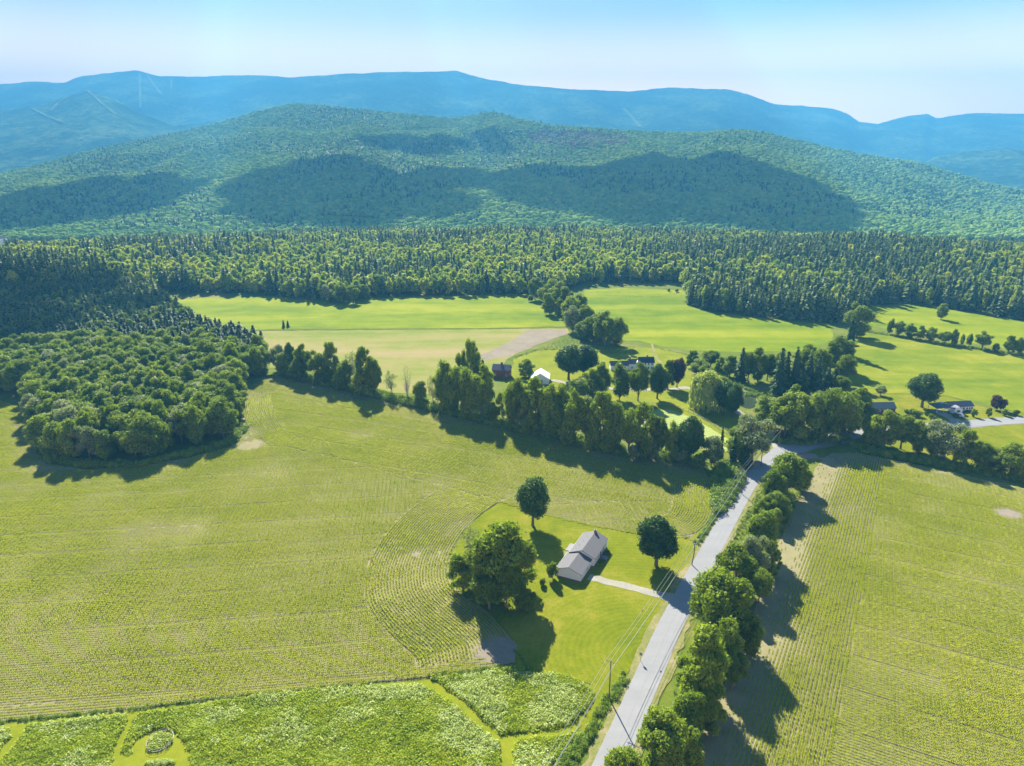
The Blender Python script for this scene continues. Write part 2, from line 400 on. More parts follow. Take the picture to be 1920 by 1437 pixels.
fan('mountain_range', ridge(RANGE, 5200, -60, 230, 1300), -1.2, 1.2, 720, 5200, 10400, 110, M['mountain'])
SPUR = crest_table([(-900, 225, 6300), (-300, 215, 6300), (-100, 212, 6300), (0, 207, 6300), (90, 193, 6300), (165, 168, 6400), (215, 185, 6300), (270, 215, 6200), (330, 238, 6100), (420, 224, 6100), (500, 200, 6200), (560, 192, 6300), (640, 205, 6300),
                    (800, 235, 6200), (1000, 260, 6000), (1200, 275, 6000), (1500, 310, 5600), (1680, 312, 5000), (1740, 301, 5000), (1760, 291, 5000), (1800, 284, 5000), (1860, 281, 5000), (1920, 279, 5000), (2200, 285, 5000), (2900, 300, 5000)])
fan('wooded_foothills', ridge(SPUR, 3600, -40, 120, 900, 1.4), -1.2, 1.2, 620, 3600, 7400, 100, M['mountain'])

RZ = ridge(RANGE, 5200, -60, 230, 1300); SZ = ridge(SPUR, 3600, -40, 120, 900, 1.4)
def march(x, y, zf, d0, d1):
    u = (x - 960) / FPX; v = (y - 718.5) / FPX; Yd = CT - v * ST; Zd = -ST - v * CT
    d = np.arange(d0, d1, 8.0); zz = HC + d * Zd / Yd; tz = zf(d * u / Yd, d); i = np.argmax(zz < tz)
    if not (zz < tz).any(): i = int(np.argmin(zz - tz))
    return np.array((d[i] * u / Yd, d[i], tz[i]))
M['ski'] = ground_mat('ski_trail_grass', [(.3, (.1, .16, .05)), (.6, (.15, .2, .07))], big=.01)
for w_, zf_, d0, d1, pl in [(24, RZ, 7000, 9300, [(262, 140), (262, 160), (263, 185), (264, 205)]), (34, RZ, 7000, 9300, [(277, 143), (288, 160), (302, 178)]), (22, RZ, 7000, 9300, [(322, 152), (321, 170)]),
                            (40, RZ, 6000, 9300, [(1168, 205), (1185, 222), (1200, 240)]), (22, SZ, 4500, 6900, [(132, 180), (108, 196), (96, 210)]), (22, SZ, 4500, 6900, [(165, 172), (190, 195), (215, 215)]), (20, SZ, 4500, 6900, [(60, 205), (85, 218), (120, 232)])]:
    q = [march(x, y, zf_, d0, d1) for x, y in dens(pl, 4)]; V = []; F = []
    for i, p_ in enumerate(q):
        V += [(p_[0] - w_ / 2, p_[1], p_[2] + 10), (p_[0] + w_ / 2, p_[1], p_[2] + 10)]
        if i: F.append((2 * i - 2, 2 * i - 1, 2 * i + 1, 2 * i))
    setp(link('ski_trail', np_mesh('ski_trail', V, F, M['ski'])), kind='structure')

# ---- fields, laid as sheets a few centimetres apart
CORN_L = PP([(-700, 1430), (-300, 1383), (0, 1353), (200, 1334), (400, 1311), (620, 1289), (830, 1268), (925, 1250), (962, 1237), (966, 1212), (950, 1185), (915, 1150), (870, 1118), (842, 1085), (842, 1045), (870, 995), (905, 962), (935, 942),
             (1000, 962), (1100, 985), (1200, 1003), (1285, 1010), (1318, 992), (1338, 962), (1334, 905), (1312, 872), (1240, 862), (1170, 852), (1000, 815), (850, 782), (720, 750), (560, 712), (520, 703), (490, 712), (455, 740), (456, 780),
             (470, 818), (430, 840), (340, 862), (170, 882), (90, 872), (55, 830), (52, 770), (0, 752), (-300, 745), (-900, 760)])
sheet('cornfield_soil', rough(CORN_L, 3, .35, 2), .04, M['soil'])
CORN_R = PP([(1262, 1520), (1300, 1400), (1345, 1300), (1400, 1190), (1440, 1070), (1475, 980), (1510, 915), (1535, 868), (1560, 850), (1610, 850), (1700, 868), (1800, 890), (1920, 916), (2300, 985), (2700, 1300), (2700, 1520)])
sheet('cornfield_soil', rough(CORN_R, 3, .35, 3), .04, M['soil'])
LAWN = PP([(938, 940), (1000, 960), (1100, 983), (1200, 1002), (1290, 1010), (1335, 975), (1372, 935), (1225, 1180), (1180, 1260), (1100, 1400), (1075, 1300), (1110, 1285), (1040, 1262), (1000, 1262), (968, 1262), (964, 1236), (968, 1212), (952, 1185), (917, 1150), (872, 1118), (845, 1085), (845, 1045), (873, 995), (908, 962)])
sheet('lawn', rough(LAWN, 3, .3, 5), .08, M['lawn'])
sheet('far_meadow', rough(PP([(295, 560), (500, 556), (700, 560), (960, 552), (1020, 565), (1045, 585), (1062, 612), (900, 616), (600, 617), (470, 618), (380, 606), (320, 580)]), 8, 1.2, 6), .03, M['meadow'])
sheet('far_crop_strip', rough(PP([(470, 621), (900, 618), (1065, 616), (1070, 624), (1000, 650), (960, 668), (935, 690), (900, 705), (830, 740), (700, 735), (560, 690), (505, 690), (500, 640)]), 6, 1, 7), .03, M['stubble'])
sheet('tilled_corner', rough(PP([(1062, 617), (1064, 626), (1000, 650), (955, 668), (900, 678), (860, 690), (905, 665), (960, 640), (985, 620)]), 4, 1.2, 8), .06, M['baresoil'])
sheet('farm_meadow', rough(PP([(1095, 545), (1280, 532), (1290, 560), (1290, 575), (1350, 588), (1450, 600), (1560, 610), (1560, 640), (1520, 660), (1380, 660), (1290, 658), (1200, 640), (1120, 635), (1095, 600)]), 8, 1.2, 9), .03, M['meadow'])
sheet('pasture', rough(PP([(1590, 640), (1605, 622), (1700, 632), (1800, 650), (1920, 668), (2300, 720), (2300, 800), (1920, 775), (1860, 762), (1780, 742), (1690, 738), (1620, 738), (1590, 720)]), 8, 1.2, 10), .03, M['meadow_right'])
sheet('upper_pasture', rough(PP([(1618, 575), (1700, 572), (1800, 584), (1920, 603), (2300, 650), (2300, 712), (1920, 660), (1800, 640), (1700, 622), (1625, 612)]), 8, 1.2, 11), .03, M['meadow'])
sheet('house_lawn', rough(PP([(1600, 742), (1690, 740), (1780, 745), (1860, 768), (1920, 778), (2300, 800), (2300, 960), (1920, 902), (1800, 885), (1700, 862), (1600, 838), (1560, 815), (1600, 780)]), 6, .8, 12), .06, M['lawn'])
sheet('farm_lawn', rough(PP([(965, 672), (1010, 655), (1100, 648), (1250, 655), (1300, 670), (1300, 730), (1400, 780), (1400, 838), (1320, 850), (1250, 780), (1100, 770), (1000, 740), (950, 720)]), 5, .8, 13), .05, M['mown'])

# ---- road, driveways
ROADC = [(6, 87), (13, 99.5)] + [P(1141, 1437), P(1218, 1262), P(1255, 1178), P(1290, 1110), P(1345, 1010), P(1405, 905), P(1440, 868), P(1475, 845), P(1530, 828), P(1600, 815), P(1700, 803), P(1800, 797), P(1920, 788), P(2300, 770)]
ROADC = dens(smooth(ROADC, n=6), 2.0)
ribbon('dirt_verge', ROADC, lambda t: 9.4 + float(np.interp(ROADC[int(round(t * (len(ROADC) - 1)))][0], [96, 112, 122, 145, 165], [0, 1.0, 4.0, 3.0, 1.0])), .10, M['verge'], edge=.8)
ribbon('road', ROADC, lambda t: 6.3 + float(np.interp(ROADC[int(round(t * (len(ROADC) - 1)))][0], [96, 112, 122, 145, 165, 400], [0, 1.5, 5.0, 3.5, 1.8, 1.8])), .15, M['asphalt'], edge=.06)
for off, wd in ((-1.5, .22), (.1, .12)):
    q = []
    for i, p_ in enumerate(ROADC[:110]):
        d = np.array(ROADC[i + 1]) - np.array(p_); d /= np.linalg.norm(d); q.append((p_[0] - d[1] * off, p_[1] + d[0] * off))
    ribbon('wheel_track', q, wd, .17, M['tarline'], edge=.05)
ribbon('driveway', dens(smooth(PP([(1104, 1082), (1150, 1094), (1210, 1109), (1264, 1124)])), 1.5), lambda t: 3.4 - .7 * t if t < .8 else 2.9 + (t - .8) * 14, .12, M['gravel'], edge=.35)
ribbon('driveway', dens(smooth(PP([(1465, 850), (1440, 815), (1405, 788), (1370, 764), (1330, 745), (1292, 728), (1262, 730), (1200, 731), (1130, 728), (1080, 722), (1035, 713)])), 2), 4.0, .12, M['gravel'], edge=.3)
ribbon('driveway', dens(smooth(PP([(1800, 797), (1786, 785), (1765, 775), (1752, 768)])), 2), 5.5, .12, M['gravel'], edge=.3)
ribbon('driveway', dens(smooth(PP([(1600, 815), (1590, 795), (1605, 778), (1640, 772)])), 2), 4, .12, M['gravel'], edge=.3)
ribbon('farm_track', dens(smooth(PP([(1320, 735), (1300, 700), (1240, 680), (1228, 662), (1222, 645)])), 2), 1.6, .08, M['verge'], edge=.3)
for k, (c_, rx, ry) in enumerate([((935, 1222), 6.5, 5), ((466, 822), 2.2, 4), ((1890, 963), 4, 3), ((1575, 862), 9, 3.5), ((780, 1040), 1.5, 2.5), ((1310, 1005), 6, 1.6), ((505, 712), 9, 2), ((1515, 855), 4, 4)]):
    X, Y = P(*c_)
    sheet('bare_earth_patch', rough([(X + rx * math.cos(a), Y + ry * math.sin(a)) for a in np.linspace(0, 2 * math.pi, 15)[:-1]], .8, .8, k), .07, M['baresoil'])
# pond
m, n, out = newmat('pond_water'); B = NB(n)
p = B.node('ShaderNodeBsdfPrincipled'); p.inputs['Base Color'].default_value = (.035, .05, .025, 1); p.inputs['Roughness'].default_value = .08
B.lk(B.bump(B.noise(1.5, 2), .15, .05), p.inputs['Normal']); B.lk(p.outputs[0], out.inputs[0])
sheet('pond_water', rough(smooth(PP([(1388, 736), (1410, 738), (1418, 750), (1412, 765), (1395, 764), (1382, 752)]), True), 3, .4), .09, m)

# ------------------------------------------------------------------ foliage prototypes
ICO = None
def ico():
    global ICO
    if ICO is None:
        bm = bmesh.new(); bmesh.ops.create_icosphere(bm, subdivisions=2, radius=1); bm.verts.ensure_lookup_table()
        ICO = (np.array([v.co[:] for v in bm.verts]), np.array([[v.index for v in f.verts] for f in bm.faces])); bm.free()
    return ICO
def quads(rs, C, N, size, up=None, aspect=1.0):
    """rhombic leaf clumps at C facing N"""
    n = len(C); N = N / np.linalg.norm(N, axis=1)[:, None]
    if up is None:
        T = rs.normal(size=(n, 3))
    else: T = up
    A = np.cross(N, T); A /= (np.linalg.norm(A, axis=1)[:, None] + 1e-9); Bv = np.cross(N, A)
    s = size[:, None] * .5
    j = rs.uniform(.7, 1.3, (n, 4, 1))
    V = np.stack([C + A * s * j[:, 0], C + Bv * s * aspect * j[:, 1], C - A * s * j[:, 2], C - Bv * s * aspect * j[:, 3]], 1).reshape(-1, 3)
    F = np.arange(4 * n).reshape(n, 4)
    return V, F
def crown(name, seed, Rr=6.0, z0=2.5, z1=16.0, nl=24, nleaf=6000, leaf=.5, lr=(.28, .45), mat='leaf', core=True, coremat='leaf_core', shape='oval', asp=1.0, out=1.0):
    rs = np.random.RandomState(seed); zc = (z0 + z1) / 2; hz = (z1 - z0) / 2
    C = []; LR = []
    while len(C) < nl:
        d = rs.normal(size=3); d /= np.linalg.norm(d); r = rs.uniform(.35, 1) ** .5 * rs.uniform(.9, out)
        l = rs.uniform(*lr) * Rr
        e = d * r * np.array((Rr - l * .8, Rr - l * .8, hz - l * .8))
        if shape == 'dome' and e[2] < -hz * .35: e[2] *= .5
        e[2] = min(e[2], hz - l * .85)
        wz = 1.0 if shape != 'cone' else 1 - .45 * (e[2] / hz + 1) / 2
        e[0] *= wz; e[1] *= wz
        C.append(e + (0, 0, zc)); LR.append(l)
    C = np.array(C); LR = np.array(LR)
    pl = LR ** 2 / (LR ** 2).sum(); L = rs.choice(nl, int(nleaf * 1.6), p=pl)
    D = rs.normal(size=(len(L), 3)); D[:, 2] += .25; D /= np.linalg.norm(D, axis=1)[:, None]
    # uneven lobes: sub clumps
    ph = rs.uniform(0, 6.28, (nl, 3))
    bumpy = 1 + .13 * np.sin(D[:, 0] * 6 + ph[L, 0]) * np.sin(D[:, 1] * 6 + ph[L, 1]) + .08 * np.sin(D[:, 2] * 11 + ph[L, 2])
    rad = LR[L] * bumpy * rs.uniform(.78, 1.08, len(L)) * np.where(rs.rand(len(L)) < .13, rs.uniform(1.05, 1.3, len(L)), 1)
    Pt = C[L] + D * rad[:, None] * np.array((1, 1, .85))
    ok = np.ones(len(L), bool)
    for i in range(nl):
        q = ((Pt - C[i]) ** 2).sum(1) < (LR[i] * .68) ** 2
        ok &= ~(q & (L != i))
    Pt, D, L = Pt[ok][:nleaf], D[ok][:nleaf], L[ok][:nleaf]
    N = D + rs.normal(size=D.shape) * .55
    V, F = quads(rs, Pt, N, leaf * rs.uniform(.6, 1.35, len(Pt)), aspect=asp)
    lt = rs.uniform(0, 1, nl)
    tint = np.clip(.25 + .35 * lt[L] + .35 * rs.rand(len(Pt)), 0, 1)
    mi = np.zeros(len(F), int)
    Ft = np.concatenate([F[:, [0, 1, 2]], F[:, [0, 2, 3]]]); tint = np.concatenate([tint, tint]); mi = np.zeros(len(Ft), int)
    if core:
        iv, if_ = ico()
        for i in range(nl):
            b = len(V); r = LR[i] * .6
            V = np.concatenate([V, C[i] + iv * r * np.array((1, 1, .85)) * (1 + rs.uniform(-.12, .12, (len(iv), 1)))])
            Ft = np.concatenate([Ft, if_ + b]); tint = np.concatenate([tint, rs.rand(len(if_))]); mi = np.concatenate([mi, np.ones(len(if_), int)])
    return np_mesh(name, V, Ft, None, False, tint, [M[mat], M[coremat]], mi), C
def trunk(name, C, H=16, r=.35, z0=2.5, seed=0, mat='bark', nlimb=7):
    rs = random.Random(seed); b = MB()
    lean = (rs.uniform(-.5, .5), rs.uniform(-.5, .5))
    b.tube([(0, 0, -.2), (lean[0] * .1, lean[1] * .1, z0), (lean[0] * .5, lean[1] * .5, H * .5), (lean[0], lean[1], H * .8)], [r * 1.25, r, r * .6, r * .15], 7)
    for i in range(min(nlimb, len(C))):
        c_ = C[i]; zz = z0 + (c_[2] - z0) * .4 * rs.random(); k = zz / H
        b.tube([(lean[0] * k, lean[1] * k, zz), (c_[0] * .5, c_[1] * .5, zz + (c_[2] - zz) * .6), tuple(c_)], [r * .45, r * .28, r * .1], 5)
    return b.mesh(name, M[mat])
def conifer(name, seed, H=20.0, Rr=3.6, z0=1.2, lev=26, per=9, q=3, leaf=.8, mat='needle', droop=.25, pw=.85, core=True, jit=.25):
    rs = np.random.RandomState(seed); Cs = []; Ns = []; Ups = []; S = []; T = []
    for i in range(lev):
        k = (i + .5) / lev; z = z0 + (H - z0) * k; rr = Rr * (1 - k) ** pw * rs.uniform(1 - jit, 1 + jit) + .15
        n = max(4, int(per * (1 - k * .6)))
        for j in range(n):
            a = rs.uniform(0, 6.283); rb = rr * rs.uniform(.7, 1.12); tt = rs.rand()
            for m_ in range(q):
                f = (m_ + .7) / q; x = rb * f
                Cs.append((x * math.cos(a), x * math.sin(a), z - x * droop + rs.normal() * .1))
                Ns.append((math.cos(a) * .5 + rs.normal() * .3, math.sin(a) * .5 + rs.normal() * .3, .9 + rs.normal() * .25)); Ups.append((math.cos(a), math.sin(a), -droop))
                S.append(leaf * (.6 + .5 * f) * rs.uniform(.8, 1.3)); T.append(.25 + .3 * tt + .4 * f * rs.rand())
    V, F = quads(rs, np.array(Cs), np.array(Ns), np.array(S), np.array(Ups), 1.5)
    Ft = np.concatenate([F[:, [0, 1, 2]], F[:, [0, 2, 3]]]); tint = np.array(T + T); mi = np.zeros(len(Ft), int)
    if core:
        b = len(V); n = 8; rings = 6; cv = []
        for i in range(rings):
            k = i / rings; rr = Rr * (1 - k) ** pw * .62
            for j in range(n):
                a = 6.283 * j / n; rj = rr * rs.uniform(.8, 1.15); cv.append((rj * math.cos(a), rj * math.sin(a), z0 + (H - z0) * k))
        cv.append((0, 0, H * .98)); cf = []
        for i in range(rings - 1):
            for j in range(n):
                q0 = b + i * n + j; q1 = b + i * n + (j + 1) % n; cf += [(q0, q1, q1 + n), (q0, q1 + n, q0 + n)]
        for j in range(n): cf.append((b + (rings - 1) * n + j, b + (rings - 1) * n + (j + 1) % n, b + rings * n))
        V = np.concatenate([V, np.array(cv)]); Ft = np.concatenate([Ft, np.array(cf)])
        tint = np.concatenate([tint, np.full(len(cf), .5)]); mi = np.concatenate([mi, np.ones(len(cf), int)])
    return np_mesh(name, V, Ft, None, False, tint, [M[mat], M['needle_core']], mi)
def ctrunk(name, H=20, r=.28):
    return MB().tube([(0, 0, -.2), (0, 0, H * .5), (0, 0, H * .95)], [r * 1.2, r * .7, .04], 6).mesh(name, M['bark'])
KIND = {}   # kind -> list of (crown mesh, trunk mesh), nominal radius, nominal height
def addk(kind, Rr, H, **k):
    cm, C = crown('crown', k.pop('seed'), Rr=Rr, z1=H, **{a: b for a, b in k.items() if a not in ('tm', 'tr', 'nlimb')})
    tm = trunk('trunk', C, H, k.get('tr', .35), k.get('z0', 2.5), k.get('nl', 1), k.get('tm', 'bark'), k.get('nlimb', 7))
    KIND.setdefault(kind, ([], Rr, H))[0].append((cm, tm))
for s_ in range(8): addk('leafy', 6, 16, seed=20 + s_, nl=(40, 26, 55, 34, 22, 48, 30, 60)[s_], nleaf=8500, leaf=.5, z0=(.3, 1.2, .3, 2.0, .3, .8, .3, 1.5)[s_], lr=((.2, .42), (.25, .48), (.15, .32), (.2, .38), (.3, .5), (.17, .36), (.22, .45), (.14, .3))[s_], out=(1.12, 1.2, 1.25, 1.1, 1.3, 1.15, 1.22, 1.3)[s_], shape=('oval', 'dome', 'oval', 'cone')[s_ % 4])
for s_ in range(3): addk('maple', 6, 14.5, seed=40 + s_, nl=60, nleaf=12000, leaf=.42, z0=1.6, mat='leaf_maple', lr=(.22, .33), shape='cone', tr=.4)
for s_ in range(6): addk('light', 6, 15, seed=50 + s_, nl=(36, 24, 50, 30, 44, 20)[s_], nleaf=8000, leaf=.45, z0=.3, lr=(.2, .38), out=1.15, mat='leaf_light')
for s_ in range(2): addk('pale', 6, 15, seed=60 + s_, nl=32, nleaf=7500, leaf=.42, z0=.8, lr=(.2, .38), out=1.1, mat='leaf_pale')
for s_ in range(2): addk('sparse', 6, 15, seed=70 + s_, nl=22, nleaf=1500, leaf=.5, z0=3, mat='leaf_pale', core=False, lr=(.15, .3), nlimb=20, tm='paleb', tr=.3)
addk('purple', 6, 14, seed=80, nl=26, nleaf=6000, leaf=.5, z0=1.5, mat='leaf_purple')
addk('bush', 2.2, 3.2, seed=81, nl=12, nleaf=1300, leaf=.35, z0=.1, mat='leaf_light', tr=.12)
addk('darkbush', 2.2, 3.2, seed=82, nl=12, nleaf=1300, leaf=.35, z0=.1, mat='leaf', tr=.12)
addk('purplebush', 2.2, 3.2, seed=83, nl=12, nleaf=1300, leaf=.35, z0=.1, mat='leaf_purple', tr=.12)
# tree with bare stems
b = MB(); rs = random.Random(5)
for i in range(26):
    a = rs.uniform(0, 6.28); t_ = rs.uniform(1, 3.6); z_ = rs.uniform(6, 14)
    b.tube([(0, 0, rs.uniform(0, 4)), (t_ * .5 * math.cos(a), t_ * .5 * math.sin(a), z_ * .6), (t_ * math.cos(a + .3), t_ * math.sin(a + .3), z_)], [.16, .09, .03], 4)
cm, _c = crown('crown', 90, Rr=4, z0=3, z1=14, nl=14, nleaf=260, leaf=.4, mat='leaf_pale', core=False)
KIND['bare'] = ([(cm, b.mesh('trunk', M['paleb']))], 4, 14)
# willow: hanging strands
cm, C_ = crown('crown', 91, Rr=6.2, z0=5, z1=15, nl=20, nleaf=4200, leaf=.5, mat='leaf_willow', lr=(.3, .42))
rs_ = np.random.RandomState(4); n_ = 5200; a_ = rs_.uniform(0, 6.283, n_); r_ = 6.4 * rs_.uniform(.25, 1, n_) ** .5; top_ = 13.5 - (r_ / 6.4) ** 2 * 5
zz_ = top_ - rs_.uniform(0, 1, n_) * (2 + 7 * (r_ / 6.4)); cl_ = np.sin(a_ * 9) * .5
V_, F_ = quads(rs_, np.stack([(r_ + cl_) * np.cos(a_), (r_ + cl_) * np.sin(a_), zz_], 1), np.stack([np.cos(a_) + rs_.normal(size=n_) * .4, np.sin(a_) + rs_.normal(size=n_) * .4, .2 + 0 * a_], 1), rs_.uniform(.3, .55, n_), np.tile((0., 0., 1.), (n_, 1)), 2.6)
# quads(): second axis = N x (N x up) = vertical
F_ = np.concatenate([F_[:, [0, 1, 2]], F_[:, [0, 2, 3]]])
cv_ = np.empty(len(cm.vertices) * 3); cm.vertices.foreach_get('co', cv_); cf_ = np.empty(len(cm.loops), np.int32); cm.loops.foreach_get('vertex_index', cf_)
mi_ = np.empty(len(cm.polygons), np.int32); cm.polygons.foreach_get('material_index', mi_)
V2 = np.concatenate([cv_.reshape(-1, 3), V_]); F2 = np.concatenate([cf_.reshape(-1, 3), F_ + len(cm.vertices)])
wm = np_mesh('crown', V2, F2, None, False, rs_.uniform(.3, 1, len(F2)), [M['leaf_willow'], M['leaf_core']], np.concatenate([mi_, np.zeros(len(F_), int)]))
KIND['willow'] = ([(wm, trunk('trunk', C_, 14, .5, 3, 3))], 6.4, 15)
for kd, args in dict(spruce=dict(Rr=3.7, pw=.8, per=12, leaf=.95), pine=dict(Rr=4.2, pw=.6, lev=17, per=10, droop=.05, leaf=1.1, jit=.4)).items():
    for s_ in range(4):
        KIND.setdefault(kd, ([], args['Rr'], 20.0))[0].append((conifer('crown', 100 + s_ + len(kd), **args), ctrunk('trunk')))
NT = [0]
def place(kind, X, Y, rad, h, label=None, group=None, name=None, cat='tree', z=0.0, rnd=random.Random(77)):
    prot, r0, h0 = KIND[kind]; cm, tm = prot[NT[0] % len(prot)]; NT[0] += 1
    nm = name or {'spruce': 'spruce_tree', 'pine': 'pine_tree', 'maple': 'maple_tree', 'willow': 'willow_tree', 'bush': 'bush', 'darkbush': 'bush', 'purplebush': 'bush'}.get(kind, 'leafy_tree')
    if 'bush' in kind: cat = 'bush'
    s = rad / r0
    t = empty(nm, (X, Y, z), rnd.uniform(0, 6.28), label=label, cat=cat, group=group)
    t.scale = (s * rnd.uniform(.93, 1.07), s * rnd.uniform(.93, 1.07), h / h0)
    link('crown', cm, t); link('trunk', tm, t)
    return t
def tpx(kind, bx, by, ty, wpx, label, group=None, **k):
    """tree whose foot is at photo pixel bx, by, whose top reaches row ty and whose crown is wpx wide"""
    X, Y = P(bx, by); v = (ty - 718.5) / FPX; Yd = CT - v * ST; Zd = -ST - v * CT
    h = HC + Y * Zd / Yd
    D = Y * CT + (HC - h * .55) * ST
    rad = wpx / 2 * D / FPX
    rad *= {'maple': 1.2, 'leafy': 1.02, 'light': 1.04, 'pale': 1.04}.get(kind, 1)
    return place(kind, X, Y, rad, max(h, .8), label, group, **k)
ORD = 'first second third fourth fifth sixth seventh eighth ninth tenth eleventh twelfth thirteenth fourteenth fifteenth sixteenth seventeenth eighteenth nineteenth twentieth'.split()
def ordn(i):
    if i < 20: return ORD[i]
    tens = {2: 'twenty', 3: 'thirty', 4: 'forty'}[(i + 1) // 10]; u = (i + 1) % 10
    return (tens + '-' + ORD[u - 1]) if u else {3: 'thirtieth', 4: 'fortieth'}[(i + 1) // 10]
exec_late = []
# ------------------------------------------------------------------ scatter: one object whose points carry instances (stuff)
def scatter(name, pts, sc, rz, idx, protos, label, cat, group=None):
    me = bpy.data.meshes.new(name); n = len(pts)
    me.vertices.add(n); me.vertices.foreach_set('co', np.asarray(pts, np.float32).ravel())
    a = me.attributes.new('sc', 'FLOAT_VECTOR', 'POINT'); a.data.foreach_set('vector', np.asarray(sc, np.float32).ravel())
    a = me.attributes.new('rot', 'FLOAT_VECTOR', 'POINT'); r3 = np.zeros((n, 3), np.float32); r3[:, 2] = rz; a.data.foreach_set('vector', r3.ravel())
    a = me.attributes.new('idx', 'INT', 'POINT'); a.data.foreach_set('value', np.asarray(idx, np.int32))
    col = bpy.data.collections.new(name + '_kinds')
    for i, pm in enumerate(protos):
        o = bpy.data.objects.new('%s_kind_%02d' % (name, i), pm); col.objects.link(o)
    ng = bpy.data.node_groups.new(name, 'GeometryNodeTree')
    ng.interface.new_socket('Geometry', in_out='INPUT', socket_type='NodeSocketGeometry'); ng.interface.new_socket('Geometry', in_out='OUTPUT', socket_type='NodeSocketGeometry')
    N = ng.nodes.new; gi = N('NodeGroupInput'); go = N('NodeGroupOutput'); ip = N('GeometryNodeInstanceOnPoints'); ci = N('GeometryNodeCollectionInfo')
    ci.inputs['Collection'].default_value = col; ci.inputs['Separate Children'].default_value = True; ci.inputs['Reset Children'].default_value = True
    def attr(nm, ty):
        q = N('GeometryNodeInputNamedAttribute'); q.data_type = ty; q.inputs['Name'].default_value = nm; return q.outputs['Attribute']
    L = ng.links.new
    L(gi.outputs[0], ip.inputs['Points']); L(ci.outputs[0], ip.inputs['Instance']); ip.inputs['Pick Instance'].default_value = True
    L(attr('idx', 'INT'), ip.inputs['Instance Index']); L(attr('sc', 'FLOAT_VECTOR'), ip.inputs['Scale'])
    er = N('FunctionNodeEulerToRotation'); L(attr('rot', 'FLOAT_VECTOR'), er.inputs[0]); L(er.outputs[0], ip.inputs['Rotation'])
    L(ip.outputs[0], go.inputs[0])
    o = link(name, me); md = o.modifiers.new('scatter', 'NODES'); md.node_group = ng
    return setp(o, label, cat, group, 'stuff')
def jgrid(x0, x1, y0, y1, sp, seed):
    r = np.random.RandomState(seed); xs = np.arange(x0, x1, sp); ys = np.arange(y0, y1, sp)
    X, Y = np.meshgrid(xs, ys); X = X + (np.arange(len(ys)) % 2)[:, None] * sp * .5
    X = (X + r.uniform(-.42, .42, X.shape) * sp).ravel(); Y = (Y + r.uniform(-.42, .42, Y.shape) * sp).ravel()
    return X, Y, r

# ------------------------------------------------------------------ single trees
tpx('maple', 999, 986, 889, 67, 'tall oval dark maple standing alone on the lawn behind the grey-roofed house')
tpx('maple', 1230, 1061, 963, 84, 'round dark maple standing alone on the lawn between the house and the road')
G = 'trees of the clump beside the lawn of the grey-roofed house'
tpx('light', 935, 1122, 973, 104, 'tallest and broadest tree of the clump left of the grey-roofed house', G)
tpx('sparse', 888, 1085, 985, 56, 'thin see-through tree at the upper left of the lawn clump', G)
tpx('leafy', 868, 1106, 1040, 58, 'low dark tree at the left edge of the lawn clump by the crop rows', G)
tpx('leafy', 918, 1142, 1062, 74, 'dark low tree at the front of the lawn clump, over the shaded rows', G)
tpx('leafy', 972, 1112, 992, 74, 'rounded green tree on the right side of the lawn clump', G)
tpx('light', 905, 1120, 1005, 60, 'yellow-green tree in the middle of the lawn clump', G)
tpx('leafy', 988, 1146, 1106, 40, 'small spreading tree at the lower right of the lawn clump', G)
tpx('leafy', 950, 1140, 1045, 60, 'mid green tree low on the right front of the lawn clump', G)
tpx('bush', 1036, 1086, 1052, 25, 'tall loose shrub against the left corner of the garage')
tpx('darkbush', 1019, 1098, 1083, 17, 'small dark shrub on the lawn left of the garage')
G = 'roadside trees between the road and the right cornfield'
